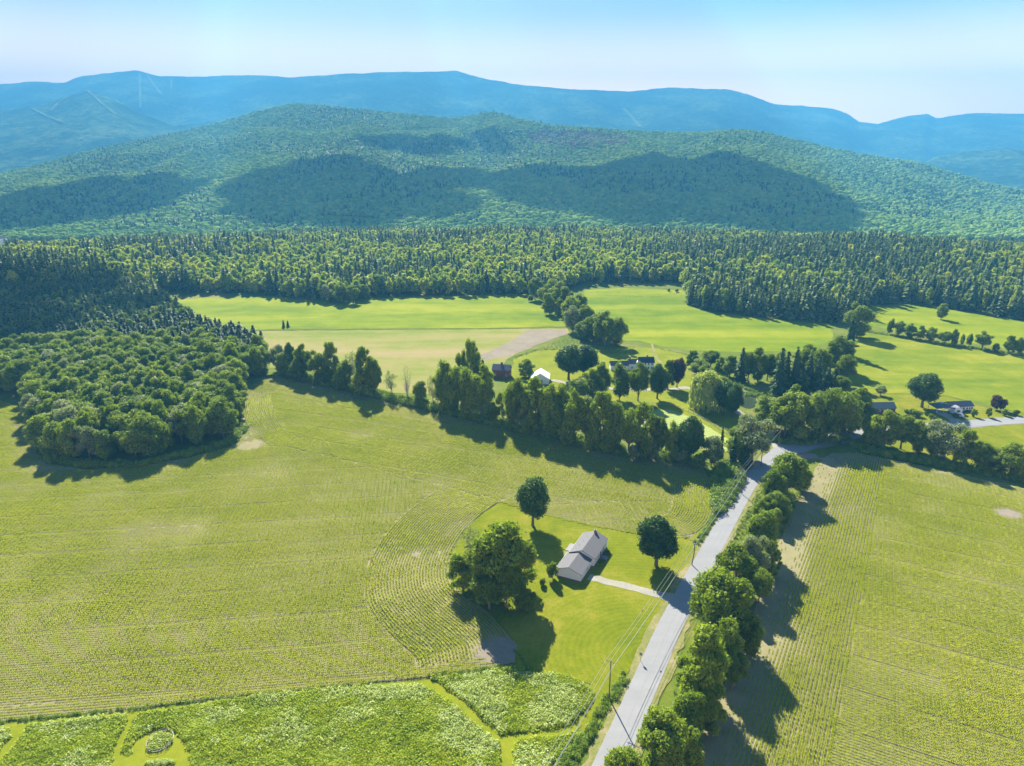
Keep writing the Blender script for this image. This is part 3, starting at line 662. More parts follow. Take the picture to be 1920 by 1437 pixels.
for kd, bx, by, ty, wd, lb in [
    ('leafy', 1168, 1500, 1405, 88, 'roadside tree cut by the bottom edge of the picture beside the road'),
    ('leafy', 1238, 1455, 1335, 108, 'broad roadside tree reaching over the road near the bottom of the picture'),
    ('light', 1287, 1390, 1292, 60, 'small lighter roadside tree between two bigger ones near the pole shadow'),
    ('leafy', 1312, 1332, 1183, 112, 'big bright green roadside tree opposite the mown lawn'),
    ('light', 1355, 1268, 1160, 66, 'yellowish roadside tree just below the one facing the driveway mouth'),
    ('leafy', 1346, 1200, 1066, 118, 'largest dark roadside tree, facing the mouth of the house driveway'),
    ('leafy', 1377, 1108, 1025, 72, 'round roadside tree just above the largest one by the driveway mouth'),
    ('pale', 1413, 1088, 997, 54, 'silvery grey-green roadside tree behind the row'),
    ('light', 1424, 1042, 953, 62, 'fresh green roadside tree beside the middle stretch of road'),
    ('light', 1452, 992, 951, 27, 'small yellow-green round tree on the field side of the row'),
    ('light', 1428, 978, 936, 37, 'low yellowish tree at the edge of the road in the row'),
    ('light', 1448, 972, 918, 46, 'bright leafy tree below the two darkest trees at the road bend'),
    ('leafy', 1449, 946, 880, 50, 'dense rounded tree at the road edge just below the bend'),
    ('leafy', 1474, 930, 846, 66, 'tall dense tree at the upper end of the roadside row by the junction'),
    ('light', 1500, 918, 868, 40, 'bright small tree leaning out over the right cornfield at the row end'),
    ('leafy', 1395, 1150, 1085, 40, 'small dark tree filling the gap behind the largest roadside tree'),
    ('leafy', 1460, 975, 925, 40, 'low shaded tree at the field edge of the roadside row'),
    ('leafy', 1372, 1292, 1212, 54, 'shaded tree on the field side behind the big bright roadside tree'),
    ('leafy', 1328, 1372, 1290, 60, 'shaded tree on the field side below the big bright roadside tree'),
    ('leafy', 1290, 1448, 1368, 62, 'shaded tree on the field side near the bottom of the roadside row'),
    ('leafy', 1400, 1232, 1152, 52, 'shaded tree on the field side of the largest roadside tree'),
    ('leafy', 1422, 1132, 1062, 44, 'low tree on the field side just above the largest roadside tree'),
    ('leafy', 1442, 1082, 1015, 40, 'low tree on the field side beside the silvery tree')]:
    tpx(kd, bx, by, ty, wd, lb, G)
G = 'trees at the road junction'
tpx('pale', 1409, 866, 772, 76, 'pale-topped leaning tree where the wires pass above the junction', G)
tpx('leafy', 1388, 866, 800, 50, 'green tree under the left side of the pale-topped tree at the junction', G)
tpx('spruce', 1350, 862, 800, 17, 'slim pointed conifer at the corner of the striped paddock', G)
tpx('spruce', 1374, 870, 810, 25, 'taller of two conifers left of the pale-topped tree', G)
tpx('spruce', 1396, 876, 820, 27, 'stout conifer right beside the pale-topped tree', G)
tpx('pale', 1333, 876, 816, 44, 'loose pale tree at the right end of the long hedgerow', G)
tpx('light', 1385, 850, 785, 42, 'light green tree between the paddock and the pale-topped tree', G)
tpx('light', 1310, 880, 850, 26, 'small light tree at the field corner by the hedgerow end', G)
G = 'dark deciduous trees behind the shaded road'
for i, (kd, bx, by, ty, wd) in enumerate([('light', 1432, 806, 742, 66), ('pale', 1452, 800, 745, 50), ('leafy', 1470, 822, 738, 64), ('leafy', 1500, 826, 730, 62), ('pale', 1522, 812, 728, 50), ('leafy', 1540, 826, 728, 66), ('leafy', 1572, 822, 728, 60), ('leafy', 1592, 812, 735, 46), ('leafy', 1606, 792, 720, 44), ('light', 1618, 800, 752, 36), ('leafy', 1486, 800, 722, 50), ('leafy', 1555, 800, 722, 54)]):
    tpx(kd, bx, by, ty, wd, 'deciduous tree in the grove behind the shaded road bend, %s from the left' % ordn(i), G)
G = 'trees of the mixed grove between the farm and the right pasture'
for i, (kd, bx, by, ty, wd) in enumerate([('leafy', 1368, 708, 668, 34), ('spruce', 1388, 716, 652, 32), ('leafy', 1402, 716, 655, 34), ('leafy', 1420, 716, 652, 34), ('leafy', 1438, 714, 656, 34), ('leafy', 1452, 712, 660, 34), ('spruce', 1458, 742, 652, 36), ('spruce', 1470, 738, 660, 34), ('pine', 1486, 738, 650, 36), ('leafy', 1500, 722, 652, 40), ('pine', 1512, 738, 660, 34), ('leafy', 1515, 700, 646, 40), ('spruce', 1528, 742, 668, 34), ('light', 1535, 715, 650, 40), ('pine', 1548, 745, 690, 36), ('spruce', 1560, 740, 690, 40), ('leafy', 1556, 700, 640, 42), ('leafy', 1572, 695, 628, 52), ('leafy', 1582, 722, 660, 36), ('pine', 1590, 668, 598, 36), ('leafy', 1575, 750, 700, 40), ('spruce', 1500, 745, 690, 36), ('leafy', 1595, 780, 735, 40)]):
    tpx(kd, bx, by, ty, wd, 'tree in the mixed grove right of the pond, %s from the left' % ordn(i), G)
tpx('leafy', 1606, 632, 566, 50, 'rounded tree at the corner where the pine wood meets the pastures')
G = 'trees behind the far end of the farm driveway'
for i, (kd, bx, by, ty, wd) in enumerate([('leafy', 1298, 690, 657, 28), ('light', 1312, 702, 672, 36), ('leafy', 1332, 690, 655, 36), ('leafy', 1349, 700, 668, 20), ('light', 1322, 712, 680, 30)]):
    tpx(kd, bx, by, ty, wd, 'tree behind the pale willow at the farm, %s from the left' % ordn(i), G)
tpx('purple', 1269, 727, 669, 33, 'dark purple-leaved tree at the bend of the farm driveway')
tpx('willow', 1322, 766, 689, 62, 'pale yellow-green weeping willow beside the farm driveway')
tpx('light', 1350, 760, 703, 32, 'light green tree between the willow and the two dark driveway trees')
tpx('maple', 1357, 777, 712, 40, 'left one of two dark trees between the driveway and the striped paddock')
tpx('maple', 1373, 784, 716, 36, 'right one of two dark trees between the driveway and the striped paddock')
G = 'maples in a row along the farm driveway'
for i, (kd, bx, by, ty, wd) in enumerate([('leafy', 1085, 748, 706, 40), ('leafy', 1108, 738, 690, 44), ('light', 1128, 742, 678, 34), ('leafy', 1161, 750, 681, 38), ('leafy', 1196, 752, 678, 40), ('maple', 1232, 748, 680, 40), ('leafy', 1252, 730, 676, 30)]):
    tpx(kd, bx, by, ty, wd, 'tree in the farm driveway row before the farmhouse, %s from the left' % ordn(i), G)
tpx('maple', 1066, 712, 642, 56, 'big broad dark maple left of the blue-roofed farmhouse, on the farm lawn')
tpx('maple', 1094, 706, 644, 60, 'large dark tree merging with the big maple, nearer the blue-roofed farmhouse')
tpx('leafy', 986, 707, 674, 34, 'small round tree between the red barn and the white-roofed shed')
G = 'trees of the long hedgerow across the cornfield'
HR = [('pale', 520, 696, 642, 32), ('maple', 547, 702, 640, 26), ('leafy', 572, 712, 645, 36), ('leafy', 600, 718, 655, 40), ('leafy', 624, 720, 641, 36), ('leafy', 647, 730, 674, 34), ('sparse', 664, 725, 655, 40), ('leafy', 688, 740, 650, 44), ('leafy', 703, 742, 664, 38),
      ('sparse', 735, 746, 692, 30), ('bare', 764, 748, 682, 22), ('light', 788, 758, 712, 28), ('sparse', 812, 762, 700, 26), ('leafy', 834, 770, 675, 46), ('leafy', 858, 776, 680, 48), ('light', 868, 740, 652, 26), ('light', 884, 744, 633, 40), ('leafy', 880, 784, 690, 46), ('leafy', 905, 786, 682, 50), ('leafy', 904, 740, 672, 24), ('light', 942, 790, 724, 26),
      ('leafy', 966, 804, 706, 48), ('leafy', 986, 802, 716, 44), ('leafy', 1006, 812, 708, 50), ('light', 1030, 820, 716, 44), ('leafy', 1052, 822, 722, 46), ('leafy', 1076, 834, 730, 50), ('pale', 1098, 832, 738, 40), ('leafy', 1125, 842, 736, 56), ('light', 1150, 846, 748, 42), ('leafy', 1178, 853, 758, 46), ('leafy', 1206, 860, 755, 54), ('leafy', 1232, 862, 770, 46), ('light', 1260, 866, 788, 34), ('maple', 1290, 868, 776, 62)]
for i, (kd, bx, by, ty, wd) in enumerate(HR):
    tpx(kd, bx, by, ty, wd, 'tree in the long hedgerow across the cornfield, %s from the left' % ordn(i), G)
rf_ = random.Random(19); kf_ = 0
for i in range(len(HR) - 1):
    a_, b_ = HR[i], HR[i + 1]
    if not 5 < b_[1] - a_[1] < 40 or i in (8, 9, 10, 12) or i % 3 == 2: continue
    bx_, by_ = (a_[1] + b_[1]) / 2, max(a_[2], b_[2]) + 2
    tpx(rf_.choice(('light', 'leafy', 'light', 'pale')), bx_, by_, by_ - rf_.uniform(30, 50), rf_.uniform(26, 38), 'lower tree filling the long hedgerow between taller ones, %s from the left' % ordn(kf_), G); kf_ += 1
G = 'trees lining the upper edge of the right cornfield'
for i, (kd, bx, by, ty, wd) in enumerate([('leafy', 1626, 836, 800, 28), ('light', 1636, 832, 778, 36), ('leafy', 1655, 838, 768, 58), ('leafy', 1688, 842, 770, 60), ('light', 1722, 848, 788, 50), ('pale', 1768, 862, 784, 78), ('light', 1745, 854, 806, 44), ('leafy', 1806, 874, 806, 44), ('light', 1834, 878, 828, 42), ('light', 1862, 884, 836, 46), ('leafy', 1893, 890, 830, 58), ('leafy', 1935, 898, 832, 56)]):
    tpx(kd, bx, by, ty, wd, 'tree on the upper edge of the right cornfield, %s from the left' % ordn(i), G)
G = 'small trees along the line dividing the two right pastures'
for i, (bx, by, ty, wd) in enumerate([(1668, 627, 597, 13), (1685, 629, 601, 22), (1705, 634, 606, 22), (1725, 638, 611, 20), (1745, 641, 612, 22), (1771, 646, 620, 24), (1788, 647, 617, 14), (1803, 648, 625, 8), (1817, 649, 625, 12), (1841, 655, 621, 32), (1866, 660, 643, 14), (1890, 663, 630, 24), (1910, 665, 632, 20)]):
    tpx(('leafy', 'light', 'leafy')[i % 3], bx, by, ty, wd, 'small tree between the two right pastures, %s from the left' % ordn(i), G)
tpx('maple', 1728, 764, 695, 62, 'big dark round tree on the lawn left of the white ranch house')
tpx('light', 1764, 599, 568, 22, 'single small tree at the top of the upper right pasture')
tpx('purplebush', 1869, 769, 741, 29, 'reddish-purple bush on the lawn right of the white ranch house')
tpx('darkbush', 1704, 778, 764, 22, 'dark bush by the driveway left of the white ranch house')
tpx('darkbush', 1718, 782, 768, 26, 'low wide bush in front of the white ranch house')
tpx('bush', 1747, 790, 777, 18, 'light green bush in front of the ranch house beside its driveway')
tpx('pale', 1651, 742, 722, 20, 'pale bushy tree behind the left cabin'); tpx('bush', 1603, 752, 728, 22, 'round shrub left of the cabins under the grove')
tpx('darkbush', 1790, 784, 774, 14, 'low shrub between the white car and the ranch house')
for i, (bx, by, ty) in enumerate([(1825, 782, 766), (1853, 783, 764), (1883, 780, 766), (1905, 779, 768)]):
    tpx('light', bx, by, ty, 12, 'sapling along the far side of the right road, %s from the left' % ordn(i), 'saplings along the right road')
tpx('spruce', 532, 614, 600, 8, 'left one of two tiny dark conifers on the edge of the far meadow'); tpx('spruce', 540, 613, 601, 8, 'right one of two tiny dark conifers on the edge of the far meadow')
tpx('darkbush', 1255, 547, 541, 9, 'left one of two shrubs at the top of the farm meadow'); tpx('darkbush', 1268, 548, 541, 9, 'right one of two shrubs at the top of the farm meadow')
tpx('darkbush', 996, 566, 553, 14, 'dark shrub at the right end of the far meadow')
G = 'trees of the hedgerow between the far meadow and the farm meadow'
for i, (kd, bx, by, ty, wd) in enumerate([('leafy', 1003, 562, 515, 34), ('leafy', 1028, 572, 524, 34), ('leafy', 1046, 582, 528, 40), ('leafy', 1030, 590, 545, 30), ('leafy', 1060, 592, 538, 40), ('light', 1070, 606, 552, 40), ('leafy', 1085, 600, 548, 36), ('pale', 1074, 622, 572, 36), ('leafy', 1098, 622, 566, 44), ('leafy', 1112, 640, 588, 46), ('leafy', 1134, 650, 583, 50), ('leafy', 1156, 648, 590, 40), ('light', 1092, 636, 600, 30), ('leafy', 1124, 636, 586, 40)]):
    tpx(kd, bx, by, ty, wd, 'tree of the hedgerow between the two far meadows, %s from its far end' % ordn(i), G)
for i, (kd, bx, by, ty, wd) in enumerate([('pale', 617, 566, 530, 26), ('light', 640, 569, 528, 30), ('leafy', 662, 569, 530, 30), ('light', 683, 563, 532, 22)]):
    tpx(kd, bx, by, ty, wd, 'lighter tree before the forest edge above the far meadow, %s from the left' % ordn(i), 'lighter trees at the forest edge')

# ------------------------------------------------------------------ the left wood: countable trees, the nearest 300 leafy and 300 conifers
WOODA = PP([(-700, 735), (-300, 735), (60, 744), (64, 790), (95, 855), (170, 866), (260, 866), (350, 846), (425, 826), (452, 796), (448, 770), (440, 742), (470, 712), (500, 700), (498, 682), (400, 668), (200, 662), (0, 672), (-700, 660)])
WOODB = PP([(-900, 672), (0, 675), (200, 664), (400, 670), (500, 684), (505, 656), (440, 636), (380, 622), (345, 606), (322, 588), (298, 566), (290, 545), (-900, 545)])
X, Y, r = jgrid(-520, -100, 240, 470, 7.3, 3)
k = inpoly(X, Y, WOODA) & (X > -.88 * Y - 12)
X, Y = X[k], Y[k]; o_ = np.argsort(np.hypot(X, Y)); X, Y = X[o_], Y[o_]
FRONT = PP([(60, 744), (64, 790), (95, 855), (170, 866), (260, 866), (350, 846), (425, 826), (452, 796), (448, 770), (440, 742)])
NW = 125
dfr = dist_poly(X, Y, FRONT); nf = sorted([i for i in range(NW) if dfr[i] < 6.5], key=lambda i: X[i] / Y[i])
for i, (x, y) in enumerate(zip(X[:NW], Y[:NW])):
    kd = ('leafy', 'leafy', 'light', 'leafy', 'light', 'pale')[int(r.randint(6))]
    place(kd, x, y, r.uniform(4.2, 8.2), r.uniform(11.5, 20),
          ('broadleaved tree at the near edge of the left wood, %s from the left' % ordn(nf.index(i))) if i in nf else {'leafy': 'mid green', 'light': 'bright yellow-green', 'pale': 'pale grey-green'}[kd] + ' broadleaved crown inside the left wood, one of many',
          'front trees of the left wood' if i in nf else {'leafy': 'mid green', 'light': 'yellow-green', 'pale': 'grey-green'}[kd] + ' inner trees of the left wood')
RX, RY = X[NW:], Y[NW:]; n = len(RX); NEARP = [a_[0] for kd in ('leafy', 'light', 'pale') for a_ in KIND[kd][0]]
sc_ = r.uniform(.65, 1.3, n); wt = np.array([.08] * 8 + [.07] * 6 + [.06] * 2)
scatter('leafy_wood', np.stack([RX, RY, 0 * RX], 1), np.stack([sc_, sc_, r.uniform(.85, 1.2, n)], 1), r.uniform(0, 6.28, n), r.choice(16, n, p=wt / wt.sum()), NEARP, 'broadleaved crowns of the left wood running back to the conifers', 'wood')
X, Y, r = jgrid(-620, -90, 395, 700, 5.6, 4)
k = inpoly(X, Y, WOODB) & (X > -.70 * Y - 40)
X, Y = X[k], Y[k]; con = r.rand(len(X)) < .85
STX, STY = X[~con], Y[~con]; X, Y = X[con], Y[con]
o_ = np.argsort(np.hypot(X, Y)); X, Y = X[o_], Y[o_]
for i, (x, y) in enumerate(zip(X[:255], Y[:255])):
    place('spruce' if i % 4 else 'pine', x, y, r.uniform(3.9, 5.0), r.uniform(11, 15.5), 'dark conifer in the conifer stand behind the left wood', 'conifers of the left stand')
CONX, CONY = X[255:], Y[255:]
n = len(STX); scatter('leafy_trees_among_conifers', np.stack([STX, STY, 0 * STX], 1), np.stack([np.full(n, .75)] * 2 + [r.uniform(.7, 1.0, n)], 1), r.uniform(0, 6.28, n), r.randint(0, 16, n), NEARP, 'scattered broadleaved crowns among the conifers at the left', 'wood')

# mid distance crowns: cheaper meshes
MIDD = [crown('mid_crown', 200 + i, Rr=5, z0=.5, z1=15, nl=16, nleaf=900, leaf=1.0, mat='mid_leaf')[0] for i in range(5)]
MIDC = [conifer('mid_conifer', 220 + i, H=18, Rr=4.0, lev=15, per=11, q=2, leaf=1.6, pw=.8, mat='far_needle') for i in range(4)]
MIDP = [conifer('mid_pine', 230 + i, H=18, Rr=4.4, lev=12, per=11, q=2, leaf=1.9, mat='far_needle', pw=.6, droop=.05, jit=.4) for i in range(3)]
MID = MIDD + MIDC + MIDP
def forest(name, X, Y, r, pcon, label, hs=(.8, 1.2), zf=ground_z, group=None):
    n = len(X); con = r.rand(n) < pcon
    idx = np.where(con, 5 + r.randint(0, 7, n), r.randint(0, 5, n))
    s = .72 + .75 * r.rand(n) ** 1.6; hh = r.uniform(*hs, n) * (.8 + .25 * s)
    Z = zf(X, Y) - .3
    return scatter(name, np.stack([X, Y, Z], 1), np.stack([s, s, hh], 1), r.uniform(0, 6.28, n), idx, MID, label, 'forest', group)
allx = CONX; ally = CONY
forest('conifer_wood', allx, ally, np.random.RandomState(8), .85, 'dark conifer wood filling the left side behind the nearer trees', (.65, .95))
FOREST_EDGE = [P(-1500, 560), P(-200, 560), P(290, 551), P(340, 550), P(400, 550), P(500, 554), P(560, 562), P(640, 566), P(690, 558), P(780, 553), P(860, 556), P(960, 551), P(1010, 553), P(1060, 543), P(1100, 534), P(1180, 531), P(1282, 533), P(1287, 566), P(1296, 577), P(1340, 584), P(1450, 597), P(1560, 608), P(1602, 602), P(1624, 574), P(1700, 569), P(1800, 581), P(1920, 601), P(2500, 670), P(3200, 700)]
FE = np.array(FOREST_EDGE); fo = FOREST_EDGE + [(2400, 1400), (-2400, 1400)]
X, Y, r = jgrid(-1150, 1150, 440, 1420, 6.9, 5)
k = inpoly(X, Y, fo) & (np.abs(X) < .73 * Y + 45) & (np.hypot(X, Y) < 1420)
X, Y = X[k], Y[k]
# tree kinds come in patches: yellow-green leafy on the rise, pines at the right, conifers at the left
pn = fbm(X / 120 + 4, Y / 90 + 2, 3)
tt = X / Y
pc = np.clip(.36 + 1.1 * pn + .25 * ((tt > .2) & (Y < 900)) - .25 * (Y > 980), .08, .95)
print('forest', len(X))
forest('mixed_forest', X, Y, r, pc, 'mixed forest of conifers and leafy trees from the meadows to the foot of the hills', (.85, 1.3))

# hill side forest
FAR = []
for i in range(5):
    rs_ = np.random.RandomState(300 + i); iv, if_ = ico(); V = []; Fq = []; ti = []
    for j in range(4):
        c_ = rs_.uniform(-1, 1, 3) * (2.6, 2.6, 1.6) + (0, 0, 8); b0 = sum(len(q) for q in V)
        V.append(c_ + iv * (1 + rs_.uniform(-.3, .3, (len(iv), 1))) * rs_.uniform(2.6, 4.0) * (1, 1, 1.05)); Fq.append(if_ + b0); ti.append(rs_.rand(len(if_)))
    FAR.append(np_mesh('far_crown', np.concatenate(V), np.concatenate(Fq), M['far_leaf'], False, np.concatenate(ti)))
cm = conifer('far_conifer', 310, H=16, Rr=3.6, lev=6, per=6, q=1, leaf=3.6); FAR.append(cm)
rm = FAR[0].copy(); rm.materials.clear(); rm.materials.append(M['red_leaf']); FAR.append(rm)
X, Y, r = jgrid(-3700, 3700, 1330, 4100, 11.0, 6)
t = X / Y; yc = np.interp(t, HILL[0], HILL[2])
k = (np.abs(t) < .8) & (Y < yc + 60) & (Y > 1330)
X, Y = X[k], Y[k]
keep = r.rand(len(X)) < np.clip(1.25 - (Y - 1400) / 5200, .5, 1); X, Y = X[keep], Y[keep]
Z = np.maximum(hill_z(X, Y), ground_z(X, Y))
# to photo pixels, for the clearings and the reddish patch
def topx(X, Y, Z):
    d = Y * CT + (HC - Z) * ST; vv = (-(Y * ST) + (HC - Z) * CT) / d
    return 960 + FPX * X / d, 718.5 + FPX * vv
qx, qy = topx(X, Y, Z)
CLEAR = [[(604, 404), (700, 409), (716, 418), (604, 420)], [(1100, 434), (1240, 440), (1240, 447), (1100, 444)]]
cl = np.zeros(len(X), bool)
for c_ in CLEAR: cl |= inpoly(qx, qy, [(x, y) for x, y in c_])
X, Y, Z, qx, qy = (a[~cl] for a in (X, Y, Z, qx, qy))
n = len(X); idx = r.randint(0, 5, n); idx[r.rand(n) < np.clip(.02 + .4 * fbm(X / 300, Y / 300, 2), 0, .2)] = 5
red = inpoly(qx, qy, [(985, 252), (1060, 249), (1180, 256), (1170, 276), (1080, 280), (1000, 274)]) & (r.rand(n) < .6); idx[red] = 6
gs = np.clip((Y - 1350) / 500, .0, 1) * .25 + .85
s = r.uniform(.8, 1.3, n) * gs
scatter('hillside_forest', np.stack([X, Y, Z - 2], 1), np.stack([s * 1.25, s * 1.25, s * r.uniform(.85, 1.15, n)], 1), r.uniform(0, 6.28, n), idx, FAR, 'unbroken forest covering the rounded hill below the mountain range', 'forest')
print('hill', n)
for c_ in CLEAR:
    w_ = []
    for x, y in c_:
        u = (x - 960) / FPX; v = (y - 718.5) / FPX; Yd = CT - v * ST; Zd = -ST - v * CT
        d = np.arange(1250, 3900, 4.0); zz = HC + d * Zd / Yd; tz = np.maximum(hill_z(d * u / Yd, d), ground_z(d * u / Yd, d))
        h_ = np.argmax(zz < tz); w_.append((d[h_] * u / Yd, d[h_], tz[h_] + 1.5))
    setp(link('valley_field', np_mesh('valley_field', w_, [(0, 1, 2, 3)], M['mown'])), kind='structure')

# ------------------------------------------------------------------ crop rows
def cornseg(seed, L=1.55):
    rs = np.random.RandomState(seed); xs = np.arange(0, L, .17) - L / 2 + rs.uniform(-.05, .05, int(math.ceil(L / .17))); n = len(xs); V = []; F = []; t = []
    for x in xs:
        y0 = rs.normal() * .03; hh = rs.uniform(.6, 1.2); tn = rs.rand()
        for j in range(4):
            a = rs.uniform(0, 6.28); l = .30 * hh * rs.uniform(.7, 1.2); w_ = .05 * hh
            p0 = np.array((x, y0, .03)); p1 = p0 + (math.cos(a) * l * .45, math.sin(a) * l * .45, .3 * hh); p2 = p0 + (math.cos(a) * l, math.sin(a) * l, .22 * hh)
            nn = np.array((-math.sin(a), math.cos(a), 0)) * w_; b = len(V)
            V += [p0 - nn * .4, p0 + nn * .4, p1 + nn, p1 - nn, p2]; F += [(b, b + 1, b + 2), (b, b + 2, b + 3), (b + 3, b + 2, b + 4)]; t += [tn] * 3
    return np_mesh('corn_row', np.array(V), np.array(F), M['corn'], False, t)
CORN = [cornseg(400 + i) for i in range(5)]
cx, cy, ca, cs = [], [], [], []
OCC = np.zeros((1800, 1400), bool)
def occ_cells(x, y): return np.clip(((x + 350) / .4).astype(int), 1, 1798), np.clip(((y - 0) / .4).astype(int), 1, 1398)
def occ_free(x, y): return ~OCC[occ_cells(x, y)]
def occ_mark(x, y, a, L):
    for t_ in np.linspace(-L / 2, L / 2, 6):
        i_, j_ = occ_cells(x + np.cos(a) * t_, y + np.sin(a) * t_)
        for di in (-1, 0, 1):
            for dj in (-1, 0, 1): OCC[i_ + di, j_ + dj] = True
def rows_dir(poly, ang, sp, extra=None, seed=0, occ=True, seg=1.5):
    a = R(ang); c, s = math.cos(a), math.sin(a); pts = np.array(poly); U = pts @ np.array((c, s)); W = pts @ np.array((-s, c))
    us = np.arange(U.min(), U.max(), seg); ws = np.arange(W.min(), W.max(), sp)
    UU, WW = np.meshgrid(us, ws); wob = .35 * (vnoise(UU / 25 + seed, WW / 60) - .5)
    W2 = WW + wob
    X = UU * c - W2 * s; Y = UU * s + W2 * c; X, Y = X.ravel(), Y.ravel()
    k = inpoly(X, Y, poly) & (np.abs(X) < .705 * Y + 34) & (Y > 104)
    if extra is not None: k &= extra(X, Y)
    if occ: k &= occ_free(X, Y)
    cx.append(X[k]); cy.append(Y[k]); ca.append(np.full(k.sum(), a)); cs.append(np.full(k.sum(), sp))
    occ_mark(X[k], Y[k], a, seg)
def rows_curve(line, n, sp, side, first=.35, poly=None, seg=1.5, extra=None):
    nx, ny, na = [], [], []
    line = dens(line, 1.2); A = np.array(line)
    for j in range(n):
        off = (first + j * sp) * side
        T = np.gradient(A, axis=0); T /= np.linalg.norm(T, axis=1)[:, None]; Nn = np.stack([-T[:, 1], T[:, 0]], 1)
        for _ in range(3): # soften normals so that offset rows stay parallel
            Nn[1:-1] = (Nn[:-2] + Nn[1:-1] * 2 + Nn[2:]) / 4
        Nn /= np.linalg.norm(Nn, axis=1)[:, None]
        Q = A + Nn * off; d = np.r_[0, np.cumsum(np.linalg.norm(np.diff(Q, axis=0), axis=1))]
        m_ = np.arange(seg / 2, d[-1], seg * 1.05); x = np.interp(m_, d, Q[:, 0]); y = np.interp(m_, d, Q[:, 1])
        x2 = np.interp(m_ + .5, d, Q[:, 0]); y2 = np.interp(m_ + .5, d, Q[:, 1]); a = np.arctan2(y2 - y, x2 - x)
        k = np.ones(len(x), bool)
        if poly is not None: k &= inpoly(x, y, poly)
        if extra is not None: k &= extra(x, y)
        k &= occ_free(x, y); nx.append(x[k]); ny.append(y[k]); na.append(a[k])
    x, y, a = map(np.concatenate, (nx, ny, na)); cx.append(x); cy.append(y); ca.append(a); occ_mark(x, y, a, seg)
LOTW = smooth(PP([(940, 938), (905, 962), (870, 995), (843, 1042), (840, 1088), (868, 1120), (912, 1152), (948, 1186), (962, 1220)]), n=5)
DIV = PP([(440, 800), (505, 832), (640, 862), (800, 905), (935, 941)])         # where two row directions meet
RIGHTB = smooth(PP([(1240, 1004), (1290, 1003), (1322, 985), (1335, 955), (1331, 905), (1314, 876)]), n=5)
WOODE = smooth(PP([(520, 706), (490, 716), (458, 744), (458, 782), (480, 822), (520, 838)]), n=5)
def above(X, Y):
    xs = [p[0] for p in DIV]; ys = [p[1] for p in DIV]; return Y > np.interp(X, xs, ys)
DW = lambda X, Y: dist_poly(X, Y, LOTW); DR = lambda X, Y: dist_poly(X, Y, RIGHTB); DE = lambda X, Y: dist_poly(X, Y, WOODE)
lowok = lambda X, Y: ~above(X, Y)
SPC = .88
rows_curve(LOTW, 28, SPC, -1, poly=CORN_L, extra=lambda X, Y: ~above(X, Y))
rows_curve(RIGHTB, 16, SPC, 1, poly=CORN_L)
rows_curve(WOODE, 16, SPC, 1, poly=CORN_L)
rows_dir(CORN_L, 7.0, SPC, lowok, 1)
rows_dir(CORN_L, -21.0, SPC, lambda X, Y: above(X, Y) & (DW(X, Y) > 1), 2)
RB = PP([(1262, 1520), (1300, 1400), (1345, 1300), (1400, 1190), (1440, 1070), (1475, 980), (1510, 915), (1540, 870)])
R1 = [(48.0, 82.0), (66.0, 112.4), (146.1, 247.7), (170.0, 288.1)]
def r1side(X, Y):
    ys = [p[1] for p in R1]; xs = [p[0] for p in R1]; return X < np.interp(Y, ys, xs)
rows_dir(CORN_R, 59.37, SPC * 1.05, lambda X, Y: r1side(X, Y), 3)
rows_dir(CORN_R, -27.0, SPC, lambda X, Y: ~r1side(X + .5, Y), 4, occ=False)
cx = np.concatenate(cx); cy = np.concatenate(cy); ca = np.concatenate(ca); n = len(cx); r = np.random.RandomState(9)
print('corn', n)
# growth: weak patches, weaker beside trees
lu = cx * np.cos(ca) + cy * np.sin(ca); lw = -cx * np.sin(ca) + cy * np.cos(ca)
g = 1 + .4 * fbm(cx / 14 + 3, cy / 14 + 8, 4) + .3 * fbm(cx / 60, cy / 35, 2) + .24 * fbm(lw / 2.2 + 40, lu / 38 + 5, 3)
g *= np.where(np.abs((lw + 1.5 * vnoise(lu / 40, lw / 200)) % 13.6 - 6.8) < np.where(ca > 1, -1, .4), .6, 1)
HRL = PP([(545, 708), (720, 748), (850, 775), (1000, 810), (1170, 846), (1312, 868)])
RBL = RB; URL = PP([(1560, 850), (1700, 866), (1800, 886), (1920, 912)])
g *= np.clip((dist_poly(cx, cy, RB) - 4) / 8, .1, 1)
for ln, w_ in ((HRL, 22), (URL, 14), (PP([(60, 800), (100, 872), (340, 860), (460, 815)]), 14)):
    dd = dist_poly(cx, cy, ln); g *= np.clip(.08 + .92 * dd / w_, 0, 1) ** .7
for (x, y, rad) in [(1890, 963, 5), (935, 1222, 7), (1515, 855, 8), (470, 835, 7), (780, 1040, 1.6)]:
    X0, Y0 = P(x, y); g *= np.clip((np.hypot(cx - X0, cy - Y0) - rad * .6) / (rad * .6), 0, 1)
k = r.rand(n) < np.clip(g * 2.2 - .1, 0, 1); cx, cy, ca, g = cx[k], cy[k], ca[k], g[k]; n = len(cx)
hs = np.clip(g, .5, 1.25) * 1.08
scatter('corn_rows', np.stack([cx, cy, np.full(n, .04)], 1), np.stack([np.full(n, 1.0), hs * 1.4, hs * 1.35], 1), ca, r.randint(0, 5, n), CORN, 'rows of young corn covering the fields on both sides of the road', 'corn')

